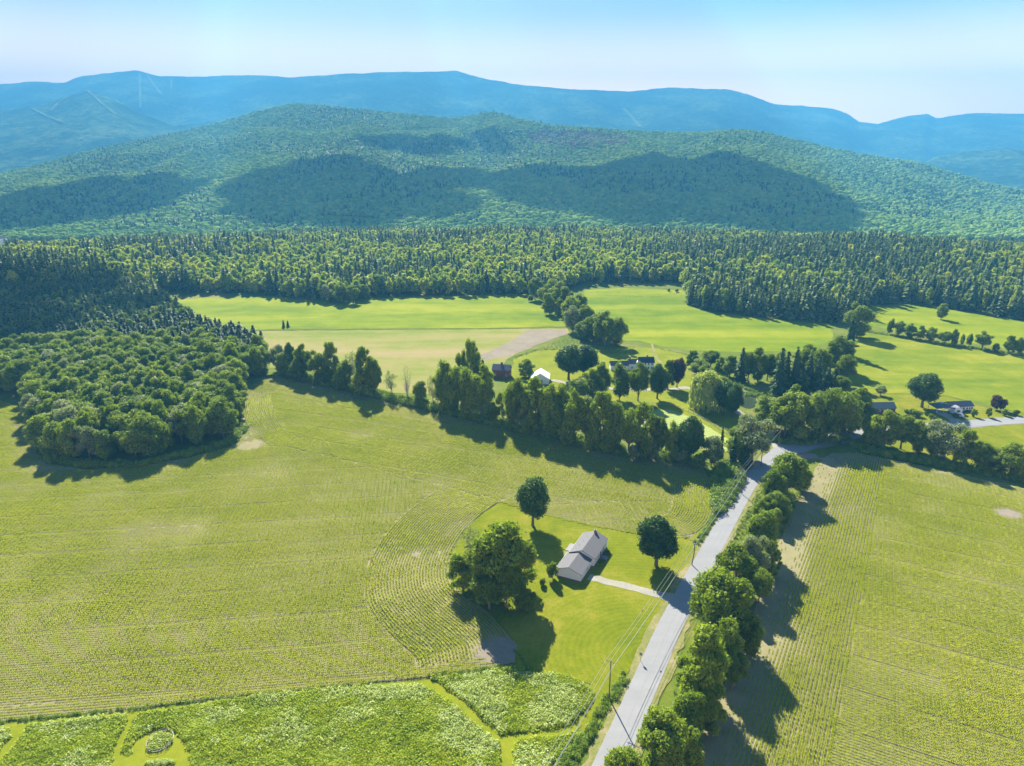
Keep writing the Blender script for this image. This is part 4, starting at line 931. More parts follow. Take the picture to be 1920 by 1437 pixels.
# ------------------------------------------------------------------ tall weeds, brush
def tuft(name, seed, n, R_, H_, leaf, mat, fl=0.0):
    rs = np.random.RandomState(seed); a = rs.uniform(0, 6.283, n); q = R_ * rs.rand(n) ** .5; z = H_ * rs.uniform(.15, 1, n) * (1 - .3 * (q / R_) ** 2)
    C = np.stack([q * np.cos(a), q * np.sin(a), z], 1); N = np.stack([np.cos(a) * .4 + rs.normal(size=n) * .4, np.sin(a) * .4 + rs.normal(size=n) * .4, .9 + rs.normal(size=n) * .35], 1)
    V, F = quads(rs, C, N, leaf * rs.uniform(.6, 1.4, n)); F = np.concatenate([F[:, [0, 1, 2]], F[:, [0, 2, 3]]])
    f = (z > H_ * .72) & (rs.rand(n) < fl); mi = np.concatenate([f, f]).astype(int)
    return np_mesh(name, V, F, None, False, rs.rand(len(F)), [M[mat], M['flower']], mi)
WEED = [tuft('weed', 500 + i, 46, .75, .95, .34, 'weed', 0) for i in range(3)] + [tuft('weed_flower', 510 + i, 56, .75, 1.05, .26, 'weed', .85) for i in range(3)]
W_POLY = [PP(smooth([(826, 1277), (900, 1273), (1040, 1265), (1109, 1297), (1090, 1335), (1060, 1360), (950, 1376), (930, 1368), (880, 1320)], True, 3)),
          PP([(262, 1342), (450, 1312), (640, 1292), (790, 1287), (840, 1316), (896, 1364), (932, 1394), (936, 1437), (936, 1520), (366, 1520), (362, 1437), (352, 1392), (335, 1372), (305, 1364), (270, 1374), (248, 1396), (244, 1416), (232, 1408), (240, 1380)]),
          PP([(58, 1362), (236, 1342), (236, 1352), (212, 1400), (205, 1440), (198, 1520), (-40, 1520), (0, 1437)]),
          PP([(-300, 1410), (16, 1368), (18, 1384), (-60, 1470), (-300, 1520)]),
          PP([(966, 1390), (1060, 1382), (1088, 1374), (1030, 1437), (990, 1520), (962, 1520)]),
          PP([(812, 1274), (960, 1255), (1005, 1262), (930, 1270), (820, 1276)])]
wx, wy, wf = [], [], []
for i, pl in enumerate(W_POLY):
    pa = np.array(pl); X, Y, r = jgrid(pa[:, 0].min(), pa[:, 0].max(), max(100, pa[:, 1].min()), pa[:, 1].max(), .62, 20 + i)
    k = inpoly(X, Y, pl) & (Y > 103); X, Y = X[k], Y[k]
    fn = fbm(X / 7 + 3, Y / 7 + i, 4) + (.22 if i == 0 else 0.02); fl = fn + .3 * (r.rand(len(X)) - .5) > .11
    wx.append(X); wy.append(Y); wf.append(fl)
wx, wy, wf = map(np.concatenate, (wx, wy, wf)); n = len(wx); r = np.random.RandomState(31); print('weeds', n)
ss = r.uniform(.75, 1.25, n); hz = (1 + .6 * fbm(wx / 4, wy / 4, 3)) * r.uniform(.7, 1.25, n)
scatter('wildflower_meadow', np.stack([wx, wy, np.full(n, .0)], 1), np.stack([ss, ss, hz * .95], 1), r.uniform(0, 6.28, n), np.where(wf, 3 + r.randint(0, 3, n), r.randint(0, 3, n)), WEED, 'tall weeds and pale wildflowers in plots between mown paths at the bottom of the picture', 'wildflowers')
BR = [tuft('brush', 520 + i, 110, 1.4, 2.0, .42, 'brush', 0) for i in range(4)]
def brush(name, lines, polys, label, sp=1.3, hs=(.6, 1.3), cat='undergrowth', seed=1, z=0):
    r = np.random.RandomState(seed); X = []; Y = []; S = []
    for ln, w_, h_ in lines:
        q = np.array(dens(ln, sp * .8)); m_ = max(1, int(w_ / sp + .5))
        for j in range(m_):
            X.append(q[:, 0] + r.uniform(-w_ / 2, w_ / 2, len(q))); Y.append(q[:, 1] + r.uniform(-w_ / 2, w_ / 2, len(q))); S.append(np.full(len(q), h_))
    for pl, h_ in polys:
        pa = np.array(pl); x, y, _ = jgrid(pa[:, 0].min(), pa[:, 0].max(), pa[:, 1].min(), pa[:, 1].max(), sp, seed); k = inpoly(x, y, pl); X.append(x[k]); Y.append(y[k]); S.append(np.full(k.sum(), h_))
    X, Y, S = map(np.concatenate, (X, Y, S)); n = len(X); s = r.uniform(.6, 1.1, n) * np.clip(S, .35, 1.3)
    return scatter(name, np.stack([X, Y, np.full(n, z)], 1), np.stack([s, s, S * r.uniform(*hs, n)], 1), r.uniform(0, 6.28, n), r.randint(0, 4, n), BR, label, cat)
brush('vine_thicket', [], [(PP([(1336, 915), (1340, 880), (1360, 870), (1392, 880), (1392, 905), (1370, 945), (1350, 965), (1338, 968), (1334, 940)]), 1.3)], 'dense bright vine thicket on the left side of the road below the junction', 1.3, seed=41)
brush('roadside_brush', [(PP([(1172, 1268), (1140, 1318), (1110, 1365), (1060, 1437), (1020, 1500)]), 2.2, .55), (PP([(1345, 965), (1325, 995), (1305, 1020)]), 1.6, .5)],
      [(PP([(1100, 1372), (1120, 1375), (1060, 1450), (1040, 1510), (1000, 1510), (1040, 1437)]), .6)], 'leafy brush between the mown lawn and the dirt verge of the road', .9, seed=42)
brush('field_edge_weeds', [(PP([(-200, 1372), (0, 1354), (200, 1335), (400, 1312), (560, 1296), (700, 1281)]), .9, .34), (PP([(806, 1272), (930, 1254), (1005, 1262)]), 1.6, .4), (PP([(966, 1218), (1000, 1262)]), 1, .3),
      (PP([(470, 620), (700, 618), (900, 617), (1062, 615)]), 1.0, .3), (PP([(850, 551), (1010, 556)]), 2.0, .35)], [], 'narrow strip of tall weeds along the lower edge of the left cornfield', .8, seed=43)
brush('hedgerow_undergrowth', [(PP([(540, 704), (720, 746), (850, 776), (1000, 812), (1170, 850), (1310, 868)]), 7, 1.5), (PP([(1622, 846), (1700, 860), (1800, 878), (1960, 906)]), 7, 1.0),
      (PP([(1180, 1500), (1240, 1440), (1290, 1375), (1320, 1310), (1355, 1220), (1392, 1120), (1425, 1040), (1455, 975), (1480, 925)]), 5, 1.0), (PP([(1625, 622), (1740, 641), (1860, 659), (1930, 668)]), 3, .7),
      (PP([(1420, 826), (1500, 832), (1590, 822)]), 4, 1.1), (PP([(1222, 1437), (1262, 1330), (1285, 1262)]), 1.6, .4), (PP([(1352, 1055), (1385, 1000), (1425, 925)]), 2.2, .5), (PP([(66, 750), (66, 800), (100, 862), (170, 874), (260, 873), (350, 853), (430, 832), (458, 800)]), 5, 1.0), (PP([(1260, 745), (1310, 765), (1352, 800), (1398, 832)]), 2, .5),
      (PP([(1340, 700), (1380, 722), (1450, 745), (1400, 740)]), 5, .8), (PP([(1240, 655), (1300, 668), (1360, 672)]), 1.5, .4), (PP([(965, 672), (1005, 657), (1065, 655), (1150, 662)]), 2.5, .4)], [], 'dark tangled undergrowth below the hedgerow and roadside trees', 1.5, seed=44)
# scattered small shrubs of the uncut patch above the farm
X0, Y0 = PP([(1085, 640)])[0]
brush('uncut_grass_patch', [], [(PP([(1010, 655), (1062, 628), (1100, 640), (1190, 655), (1205, 666), (1100, 660)]), .35)], 'rough uncut grass patch above the farm lawn', 2.2, seed=45)
brush('grass_tussocks', [], [(PP([(1098, 548), (1280, 534), (1282, 560), (1180, 560), (1098, 556)]), .25)], 'rough tussocks at the top of the farm meadow', 4.0, seed=46)

# ------------------------------------------------------------------ buildings
M['shingle'] = plain('grey_shingle', (.115, .11, .107), .85, .12, 1.5, stretch=(1, 6, 1), spec=.3)
M['shingle_lt'] = M['shingle']
M['siding'] = plain('white_siding', (.76, .75, .72), .6, .05, 1.5, stretch=(.3, .3, 14))
M['white'] = plain('white_paint', (.8, .8, .79), .5, .03)
M['glass'] = plain('window_glass', (.03, .035, .045), .08, .1, spec=.8)
M['redwood'] = plain('red_barn_boards', (.22, .085, .06), .8, .25, 2, stretch=(8, 8, .4))
M['slate'] = plain('slate_roof', (.075, .085, .11), .6, .2, 3)
M['navy'] = plain('dark_blue_roof', (.025, .035, .06), .5, .2, 3)
M['whitemetal'] = plain('white_metal_roof', (.75, .76, .78), .35, .04, spec=.6)
M['greenroof'] = plain('green_grey_roof', (.09, .125, .12), .7, .15, 3)
M['brownwood'] = plain('brown_logs', (.17, .085, .05), .8, .25, 3, stretch=(1, 1, 8))
M['brick'] = plain('brick', (.3, .13, .09), .85, .3, 8)
M['concrete'] = plain('concrete', (.2, .195, .185), .85, .12, 3)
M['foundation'] = plain('foundation', (.16, .15, .14), .9, .15, 3)
M['deckwood'] = plain('weathered_wood', (.36, .33, .29), .8, .2, 3, stretch=(1, 8, 1))
M['pole'] = plain('utility_pole_wood', (.14, .12, .1), .85, .25, 4, stretch=(4, 4, .5))
M['insul'] = plain('insulator', (.4, .42, .45), .3, .1)
M['wire'] = plain('wire', (.34, .34, .32), .45, .1, metal=.6)
M['black'] = plain('black_plastic', (.03, .03, .03), .5, .1)
M['galv'] = plain('galvanised_sheet', (.25, .26, .27), .5, .1, metal=.5)
M['yellowwood'] = plain('yellow_bench_paint', (.62, .6, .25), .6, .08)
M['tyre'] = plain('tyre', (.03, .03, .03), .9, .1)
def wall_block(par, x0, x1, y0, y1, h, rise, mat, ridge='y', z0=0.0, name='wall'):
    """four walls with gables, ridge along y (or x)"""
    if ridge == 'y':
        xm = (x0 + x1) / 2
        V = [(x0, y0, z0), (x1, y0, z0), (x1, y1, z0), (x0, y1, z0), (x0, y0, h), (x1, y0, h), (x1, y1, h), (x0, y1, h), (xm, y0, h + rise), (xm, y1, h + rise)]
        F = [(0, 1, 5, 8, 4), (2, 3, 7, 9, 6), (1, 2, 6, 5), (3, 0, 4, 7), (4, 8, 9, 7), (5, 6, 9, 8), (3, 2, 1, 0)]
    else:
        ym = (y0 + y1) / 2
        V = [(x0, y0, z0), (x1, y0, z0), (x1, y1, z0), (x0, y1, z0), (x0, y0, h), (x1, y0, h), (x1, y1, h), (x0, y1, h), (x0, ym, h + rise), (x1, ym, h + rise)]
        F = [(0, 1, 5, 4), (2, 3, 7, 6), (1, 2, 6, 9, 5), (3, 0, 4, 8, 7), (4, 5, 9, 8), (6, 7, 8, 9), (3, 2, 1, 0)]
    return link(name, np_mesh('wall', V, F, mat), par)
def roof_slab(par, x0, x1, y0, y1, h, rise, mat, ridge='y', oh=.35, th=.16, name='roof', trim=None):
    """two thick slopes just above the walls"""
    b = MB(); e = .02
    if ridge == 'y':
        xm = (x0 + x1) / 2; sl = rise / (xm - x0)
        for sx, xe in ((-1, x0 - oh), (1, x1 + oh)):
            ze = h - oh * sl + e; zr = h + rise + e
            p = [(xe, y0 - oh, ze), (xm, y0 - oh, zr), (xm, y1 + oh, zr), (xe, y1 + oh, ze)]
            if sx > 0: p = [p[1], p[0], p[3], p[2]]
            b.hexa(p + [(x, y, z + th) for x, y, z in p])
    else:
        ym = (y0 + y1) / 2; sl = rise / (ym - y0)
        for sy, ye in ((-1, y0 - oh), (1, y1 + oh)):
            ze = h - oh * sl + e; zr = h + rise + e
            p = [(x0 - oh, ye, ze), (x1 + oh, ye, ze), (x1 + oh, ym, zr), (x0 - oh, ym, zr)]
            if sy > 0: p = [p[3], p[2], p[1], p[0]]
            b.hexa(p + [(x, y, z + th) for x, y, z in p])
    return b.obj(name, mat, par)
def window(par, x, y, z, w_, h_, axis='x', side=1, name='window', panes=2):
    """window in a wall whose outward normal is +-axis"""
    def bx(b, a0, a1, z0, z1, d0, d1):
        d0, d1 = sorted((d0 * side, d1 * side))
        if axis == 'x': b.box(x + d0, x + d1, y + a0, y + a1, z0, z1)
        else: b.box(x + a0, x + a1, y + d0, y + d1, z0, z1)
    f = MB(); t = .09
    bx(f, -w_ / 2 - t, w_ / 2 + t, z + h_ / 2, z + h_ / 2 + t, -.02, .07); bx(f, -w_ / 2 - t, w_ / 2 + t, z - h_ / 2 - t, z - h_ / 2, -.02, .09)
    bx(f, -w_ / 2 - t, -w_ / 2, z - h_ / 2, z + h_ / 2, -.02, .07); bx(f, w_ / 2, w_ / 2 + t, z - h_ / 2, z + h_ / 2, -.02, .07); bx(f, -w_ / 2, w_ / 2, z - .03, z + .03, -.02, .06)
    o = f.obj(name, M['white'], par)
    g_ = MB(); bx(g_, -w_ / 2, w_ / 2, z - h_ / 2, z + h_ / 2, .01, .03); g_.obj('pane', M['glass'], o)
    return o
def chimney(par, x, y, z0, z1, w_=.7, mat='brick', name='chimney'):
    c_ = MB().box(x - w_ / 2, x + w_ / 2, y - w_ / 2, y + w_ / 2, z0, z1).obj(name, M[mat], par)
    MB().box(x - w_ / 2 - .08, x + w_ / 2 + .08, y - w_ / 2 - .08, y + w_ / 2 + .08, z1, z1 + .12).obj('chimney_cap', M['concrete'], c_)
    MB().tube([(x, y, z1 + .1), (x, y, z1 + .45)], [.16, .14], 8).obj('flue', M['concrete'], c_)
    return c_
# main house: local +y runs along its ridge, away from the viewer; +x toward the road
ax = math.atan2(.901, .434) - math.pi / 2
lo = (.434 * 169.4 + .901 * -66.74, .901 * 169.4 - .434 * -66.74)     # front left garage corner
house = empty('house', (lo[0], lo[1], .08), ax, label='low white house with grey shingle roof and attached garage on the lawn', cat='house')
gw, gl = 7.9, 9.3
MB().box(-.03, gw + .03, -.03, gl, 0, .25).obj('foundation', M['foundation'], house)
wall_block(house, 0, gw, 0, gl, 2.5, 1.45, M['siding'], z0=.2, name='garage_wall')
roof_slab(house, 0, gw, 0, gl - .02, 2.5, 1.45, M['shingle'], oh=.28, name='garage_roof')
MB().box(.75, 8.8, gl + .0, gl + 12.7, 0, .35).obj('foundation', M['foundation'], house)
wall_block(house, .78, 8.77, gl + .03, gl + 12.67, 3.15, 1.7, M['siding'], z0=.3, name='wall')
roof_slab(house, .78, 8.77, gl + .03, gl + 12.67, 3.15, 1.7, M['shingle'], oh=.32)
b = MB()
for sx, x_ in ((0, -.28), (1, gw + .28)): b.box(x_ - .06, x_ + .04, -.28, gl - .3, 2.36, 2.5)
b.obj('gutter', M['white'], house)
b = MB()
for x_ in (.46, 9.09): b.box(x_ - .05, x_ + .05, gl - .25, gl + 12.9, 3.0, 3.14)
b.obj('gutter', M['white'], house)
chimney(house, 4.9, gl + 12.0, 3.6, 5.75, .75)
b = MB().box(-.03, .0, 0, 0, 0, 0)
for k, (y_, w_) in enumerate(((1.7, 1.0), (3.6, 1.0))): window(house, 8.77, gl + y_, 2.1, w_, 1.05)
for y_, w_ in ((8.6, 1.7), (10.9, 1.0)): window(house, 8.77, gl + y_, 2.1, w_, 1.05)
dr = MB().box(8.75, 8.84, gl + 5.6, gl + 6.6, .45, 2.5).obj('door', M['brownwood'], house); MB().box(8.84, 8.9, gl + 6.4, gl + 6.48, 1.35, 1.5).obj('door_handle', M['galv'], dr)
st = MB(); [st.box(8.8, 10.6 + .3 * i, gl + 5.2, gl + 7.1, 0, .45 - .15 * i) for i in range(3)]; st.obj('front_steps', M['concrete'], house)
st = MB().box(10.35, 10.42, gl + 5.2, gl + 5.27, .4, 1.3).box(10.35, 10.42, gl + 7.0, gl + 7.07, .4, 1.3).box(8.85, 10.42, gl + 5.2, gl + 5.26, 1.25, 1.32).box(8.85, 10.42, gl + 7.01, gl + 7.07, 1.25, 1.32)
st.obj('step_rail', M['galv'], house)
gd = MB()
for j in range(4): gd.box(gw, gw + .05, 1.6, 4.4, .3 + j * .5, .3 + j * .5 + .47)
gd.obj('garage_door', M['white'], house); MB().box(gw, gw + .04, 6.6, 7.5, .25, 2.25).obj('side_door', M['white'], house)
window(house, gw, 5.4, 1.7, .8, .9)
window(house, .78, gl + 3, 2.2, 1.2, 1.0, 'x', -1); window(house, .78, gl + 9, 2.2, 1.2, 1.0, 'x', -1)
window(house, 3.0, gl + 12.67, 2.2, 1.1, 1.0, 'y', 1); window(house, 6.4, gl + 12.67, 2.2, 1.1, 1.0, 'y', 1)
b = MB()
for i in range(3): b.tube([(2.4 + i * .4, gl + 4 + 2.6 * i, 4.0 + i * .12), (2.4 + i * .4, gl + 4 + 2.6 * i, 4.5 + i * .12)], .05, 6)
b.obj('vent_pipe', M['galv'], house)
MB().box(-2.8, .6, gl + 5.2, gl + 9.8, 0, .12).obj('patio', M['concrete'], house)
MB().box(-1.6, .6, gl + .4, gl + 3.6, .0, .6).obj('rear_deck', M['deckwood'], house)
bench = empty('picnic_bench', (*(Matrix.Rotation(ax, 2) @ Vector((-1.0, gl + 1.8)) + Vector(lo)), .68), ax + .5, label='yellowish wooden bench on the small deck behind the house', cat='bench')
MB().box(-.9, .9, -.2, .2, .42, .48).obj('seat', M['yellowwood'], bench); MB().box(-.9, .9, .24, .3, .6, .95).obj('backrest', M['yellowwood'], bench)
for x_ in (-.8, .74):
    for y_ in (-.18, .12): MB().box(x_, x_ + .07, y_, y_ + .07, 0, .42).obj('leg', M['yellowwood'], bench)
MB().box(-.8, -.74, .22, .3, .42, .6).box(.74, .8, .22, .3, .42, .6).obj('back_post', M['yellowwood'], bench)
def hp(x, y): return Matrix.Rotation(ax, 2) @ Vector((x, y)) + Vector(lo)
for i, (x, y, s_, lb) in enumerate([(10.2, gl + 9.6, 1.2, 'dark shrub at the far corner of the house front, beside the steps'), (9.9, gl + 8.2, .9, 'dark shrub between the front steps and the far shrub'), (9.6, gl + 3.9, .8, 'low shrub on the near side of the front steps'), (9.4, gl + 1.2, .7, 'small shrub beside the garage corner on the road side')]):
    q = hp(x, y); place('darkbush', q.x, q.y, s_, s_ * 1.3, lb)

def dirax(p, q): return math.atan2(q[1] - p[1], q[0] - p[0])
# red barn
barn = empty('red_barn', (-5.9, 384.0, 0), dirax((-10.9, 385.6), (-1.0, 381.4)) * .55, label='small dark red barn with a slate roof and cupola beyond the hedgerow', cat='barn')
wall_block(barn, -5, 5, -3.2, 3.2, 4.9, 2.4, M['redwood'], 'x'); roof_slab(barn, -5, 5, -3.2, 3.2, 4.9, 2.4, M['slate'], 'x', .3)
cu = MB().box(-.6, .6, -.6, .6, 6.8, 8.3).obj('cupola', M['redwood'], barn)
V = [(-.75, -.75, 8.3), (.75, -.75, 8.3), (.75, .75, 8.3), (-.75, .75, 8.3), (0, 0, 9.0)]
link('cupola_roof', np_mesh('cupola_roof', V, [(0, 1, 4), (1, 2, 4), (2, 3, 4), (3, 0, 4), (3, 2, 1, 0)], M['slate']), cu)
MB().box(-1.3, 1.3, -3.28, -3.2, 0, 2.8).obj('barn_door', M['brownwood'], barn)
for x_ in (-3.4, 3.4): window(barn, x_, -3.2, 1.9, .8, .9, 'y', -1)
window(barn, 5, 0, 2.0, .8, .9, 'x', 1); window(barn, 5, 0, 5.2, .7, .8, 'x', 1)
# white shed, its ridge toward the viewer
shed = empty('white_shed', (16.2, 374.5, 0), -.1, label='white shed with a white metal gable roof, half hidden behind the hedgerow', cat='shed')
wall_block(shed, -5, 5, -5, 5, 3.3, 3.0, M['white']); roof_slab(shed, -5, 5, -5, 5, 3.3, 3.0, M['whitemetal'], oh=.3)
MB().box(-1.5, 1.5, -5.08, -5, 0, 2.6).obj('shed_door', M['deckwood'], shed); window(shed, 5, 0, 1.8, .9, .9); window(shed, 5, -3, 1.8, .9, .9)
# farmhouse
fh = empty('farmhouse', (75, 400, 0), .04, label='white farmhouse with stepped dark blue roofs behind the driveway maples', cat='house')
wall_block(fh, 1.2, 10, -3.2, 3.2, 4.8, 2.4, M['white'], 'x'); roof_slab(fh, 1.2, 10, -3.2, 3.2, 4.8, 2.4, M['navy'], 'x', .35)
wall_block(fh, -5, 1.18, -2.9, 2.9, 4.0, 2.0, M['white'], 'x'); roof_slab(fh, -5, .8, -2.9, 2.9, 4.0, 2.0, M['navy'], 'x', .3)
wall_block(fh, -16, -5.02, -2.7, 2.7, 3.0, 1.9, M['white'], 'x'); roof_slab(fh, -16, -5.4, -2.7, 2.7, 3.0, 1.9, M['navy'], 'x', .3)
chimney(fh, 6.2, 0, 6.5, 8.3, .9); chimney(fh, -4.2, 0, 5.4, 7.6, .9)
for x_ in (2.6, 4.6, 6.6, 8.6):
    window(fh, x_, -3.2, 1.5, .8, 1.2, 'y', -1); window(fh, x_, -3.2, 3.8, .8, 1.1, 'y', -1)
for x_ in (-13.5, -10.5, -7.5, -3.2): window(fh, x_, -2.9 if x_ > -5 else -2.7, 1.6, .8, 1.2, 'y', -1)
for x_, z_, s_ in ((-10, 3.2, 1.1), (.2, 4.3, 1.0)):
    V = [(x_ - s_, -2.8, z_), (x_ + s_, -2.8, z_), (x_, -2.8, z_ + 1.5), (x_ - s_, -.6, z_), (x_ + s_, -.6, z_), (x_, -.6, z_ + 1.5)]
    d_ = link('dormer', np_mesh('dormer', V, [(0, 1, 2), (3, 5, 4), (0, 2, 5, 3), (1, 4, 5, 2), (0, 3, 4, 1)], M['white']), fh)
# cabins
for nm, (x, y), rot, L_, lb in (('cabin', (173.6, 326.2), .05, 9, 'left brown cabin with a green-grey roof under the dark grove'), ('cabin', (184.9, 325.6), .05, 11, 'right brown cabin with a green-grey roof and dark lean-to')):
    c_ = empty(nm, (x, y, 0), rot, label=lb, cat='cabin', group='cabins beside the road bend')
    wall_block(c_, -L_ / 2, L_ / 2, -2.9, 2.9, 2.8, 2.0, M['brownwood'], 'x'); roof_slab(c_, -L_ / 2, L_ / 2, -2.9, 2.9, 2.8, 2.0, M['greenroof'], 'x', .4)
    for x_ in (-2.6, 0, 2.6): window(c_, x_, -2.9, 1.5, .8, 1.0, 'y', -1)
    if L_ < 10:
        wall_block(c_, 1.6, 4.2, -5.2, -2.92, 2.2, .95, M['brownwood'], 'y', name='porch_wall'); roof_slab(c_, 1.6, 4.2, -5.2, -3.3, 2.2, .95, M['galv'], 'y', .25, name='porch_roof')
    else:
        MB().box(-8.2, -5.9, -2.4, 2.6, 0, 2.3).obj('lean_to_wall', M['brownwood'], c_); MB().hexa([(-8.4, -2.6, 2.32), (-5.95, -2.6, 3.1), (-5.95, 2.8, 3.1), (-8.4, 2.8, 2.32), (-8.4, -2.6, 2.46), (-5.95, -2.6, 3.24), (-5.95, 2.8, 3.24), (-8.4, 2.8, 2.46)]).obj('lean_to_roof', M['navy'], c_)
# white ranch house
rh = empty('ranch_house', (222.5, 328.3, 0), .12, label='long white ranch house with a dark roof and carport beside the right road', cat='house')
wall_block(rh, -4, 8.5, -3, 3, 2.7, 1.6, M['white'], 'x'); roof_slab(rh, -4, 8.5, -3, 3, 2.7, 1.6, M['navy'], 'x', .4)
wall_block(rh, -4.2, .2, -6.2, -3.02, 2.6, 1.1, M['white'], 'y', name='wing_wall'); roof_slab(rh, -4.2, .2, -6.2, -3.5, 2.6, 1.1, M['slate'], 'y', .3, name='wing_roof')
MB().hexa([(-12, -4, 2.3), (-4.45, -4, 2.75), (-4.45, 2.6, 3.3), (-12, 2.6, 2.7), (-12, -4, 2.5), (-4.45, -4, 2.95), (-4.45, 2.6, 3.5), (-12, 2.6, 2.9)]).obj('carport_roof', M['navy'], rh)
for x_, y_ in ((-11.7, -3.8), (-11.7, 2.4), (-8, -3.8)): MB().box(x_ - .08, x_ + .08, y_ - .08, y_ + .08, 0, 2.35).obj('carport_post', M['white'], rh)
for x_ in (1.5, 3.4, 5.2, 6.6, 7.8): window(rh, x_, -3, 1.5, .9, 1.0, 'y', -1)
window(rh, -2, -6.2, 1.4, 1.8, 1.2, 'y', -1); MB().box(.5, 1.0, -3.06, -3, .1, 2.1).obj('door', M['white'], rh)
window(rh, 8.5, 0, 1.5, 1, 1, 'x', 1)
for i in range(5):
    q = Matrix.Rotation(.12, 2) @ Vector((2 + i * 1.4, -4.0)); place('darkbush', 222.5 + q.x, 328.3 + q.y, .9, 1.0, 'foundation shrub under the windows of the white ranch house, %s from the left' % ordn(i), 'foundation shrubs at the ranch house')
# tiny far house at the left edge and a far white farm at the right
fhm = empty('far_house', (*P(2, 446, 12), 2), .4, label='tiny white house among the trees at the left edge of the picture', cat='house')
wall_block(fhm, -6, 6, -4, 4, 9, 2.5, M['white'], 'x', -6); roof_slab(fhm, -6, 6, -4, 4, 9, 2.5, M['slate'], 'x')

# ---- cars
def car(name, X, Y, rot, col, label, suv=False):
    m_ = plain('car_paint', col, .3, .02, spec=.6)
    c_ = empty(name, (X, Y, .17), rot, label=label, cat='car')
    h = .35 if suv else 0
    prof = [(-2.25, .35), (-2.2, .8), (-1.95, .95 + h * .4), (-1.5, 1.35 + h), (.2, 1.42 + h), (1.0, .98 + h * .3), (2.0, .82 + h * .3), (2.25, .65), (2.25, .35)]
    V = []; F = []; n = len(prof)
    for y_, k_ in ((-.85, 0), (.85, 0)):
        for x_, z_ in prof: V.append((x_, y_ * (.86 if z_ > 1.2 else 1), z_))
    F = [tuple(range(n))[::-1], tuple(range(n, 2 * n))] + [(i, (i + 1) % n, n + (i + 1) % n, n + i) for i in range(n)]
    bo = np_mesh('body', V, F, m_); o = link('body', bo, c_); bv = o.modifiers.new('bevel', 'BEVEL'); bv.width = .06; bv.segments = 2
    b = MB()
    for s_ in (-1, 1):
        y0_ = s_ * .76
        b.hexa([(-1.55, y0_, 1.0 + h * .4), (.75, y0_, 1.0 + h * .4), (.75, y0_ + s_ * .1, 1.0 + h * .4), (-1.55, y0_ + s_ * .1, 1.0 + h * .4), (-1.35, y0_, 1.3 + h), (.2, y0_, 1.3 + h), (.2, y0_ + s_ * .02, 1.3 + h), (-1.35, y0_ + s_ * .02, 1.3 + h)])
    b.obj('side_window', M['glass'], c_)
    MB().hexa([(.32, -.66, 1.375 + h * .85), (.92, -.7, 1.05 + h * .3), (.92, .7, 1.05 + h * .3), (.32, .66, 1.375 + h * .85), (.34, -.66, 1.40 + h * .85), (.96, -.7, 1.08 + h * .3), (.96, .7, 1.08 + h * .3), (.34, .66, 1.40 + h * .85)]).obj('windscreen', M['glass'], c_)
    for x_ in (-1.4, 1.45):
        for s_ in (-1, 1):
            w__ = MB().tube([(x_, s_ * .68, .34), (x_, s_ * .88, .34)], .34, 14).obj('wheel', M['tyre'], c_); MB().tube([(x_, s_ * .885, .34), (x_, s_ * .9, .34)], .2, 10).obj('rim', M['galv'], w__)
    for s_ in (-1, 1): MB().box(2.2, 2.28, s_ * .6 - .18, s_ * .6 + .18, .62, .76).obj('headlight', M['white'], c_)
    return c_
car('parked_car', *P(1583, 833), .25, (.04, .07, .1), 'dark blue car parked on the grass beside the road bend')
car('parked_car', *P(1797, 782), 2.4, (.75, .76, .77), 'white car parked on the drive of the white ranch house', True)

# ---- utility poles and wires
ROADD = Vector((.487, .873, 0)).normalized(); RN = Vector((ROADD.y, -ROADD.x, 0))
POLES = [((-9.5, 74.5), 10.5, 'off'), ((22.7, 131.4), 10.8, 'near utility pole with a crossarm in the brush beside the road'), ((55.9, 187.4), 9.0, 'leaning utility pole by the lone round maple and the road'),
         ((86.3, 236.4), 9.6, 'utility pole with a wide double crossarm behind the vine thicket'), ((102.0, 259.5), 9.8, 'utility pole among the conifers below the junction trees'), ((117.0, 280.5), 10.0, 'utility pole in front of the dark grove at the junction')]
tops = []
for i, ((X, Y), h, lb) in enumerate(POLES):
    if i == 0:
        tops.append((Vector((X, Y, h)), RN)); continue
    p_ = empty('utility_pole', (X, Y, 0), math.atan2(RN.y, RN.x), label=lb, cat='utility pole', group='utility poles along the road')
    ln = (.25, .15) if i == 2 else (.0, .0)
    MB().tube([(0, 0, -.3), (ln[0] * 1.5, ln[1], h * .5), (ln[0], ln[1], h)], [.17, .15, .11], 8).obj('pole', M['pole'], p_)
    ca_ = MB().box(-1.25, 1.25, -.06, .06, h - .55, h - .43)
    if i == 3: ca_.box(-1.25, 1.25, -.9, -.78, h - .55, h - .43)
    ca_ = ca_.obj('crossarm', M['pole'], p_)
    for x_ in (-1.15, 1.15, .0): MB().tube([(x_, 0, h - .43 if x_ else h), (x_, 0, h - .2 if x_ else h + .22)], [.07, .05], 6).obj('insulator', M['insul'], p_)
    for s_ in (-1, 1): MB().tube([(s_ * .7, 0, h - .5), (0, 0, h - 1.1)], .02, 4).obj('brace', M['galv'], p_)
    if i in (2,): MB().tube([(.35, 0, h - 2.2), (.35, 0, h - 1.3)], .22, 10).obj('transformer', M['insul'], p_)
    tops.append((Vector((X, Y, h)), RN))
WIRES = [(-1.15, -.2, 'left wire of the crossarm'), (0.0, .2, 'top middle wire'), (1.15, -.2, 'right wire of the crossarm'), (.15, -2.3, 'lower cable under the crossarms')]
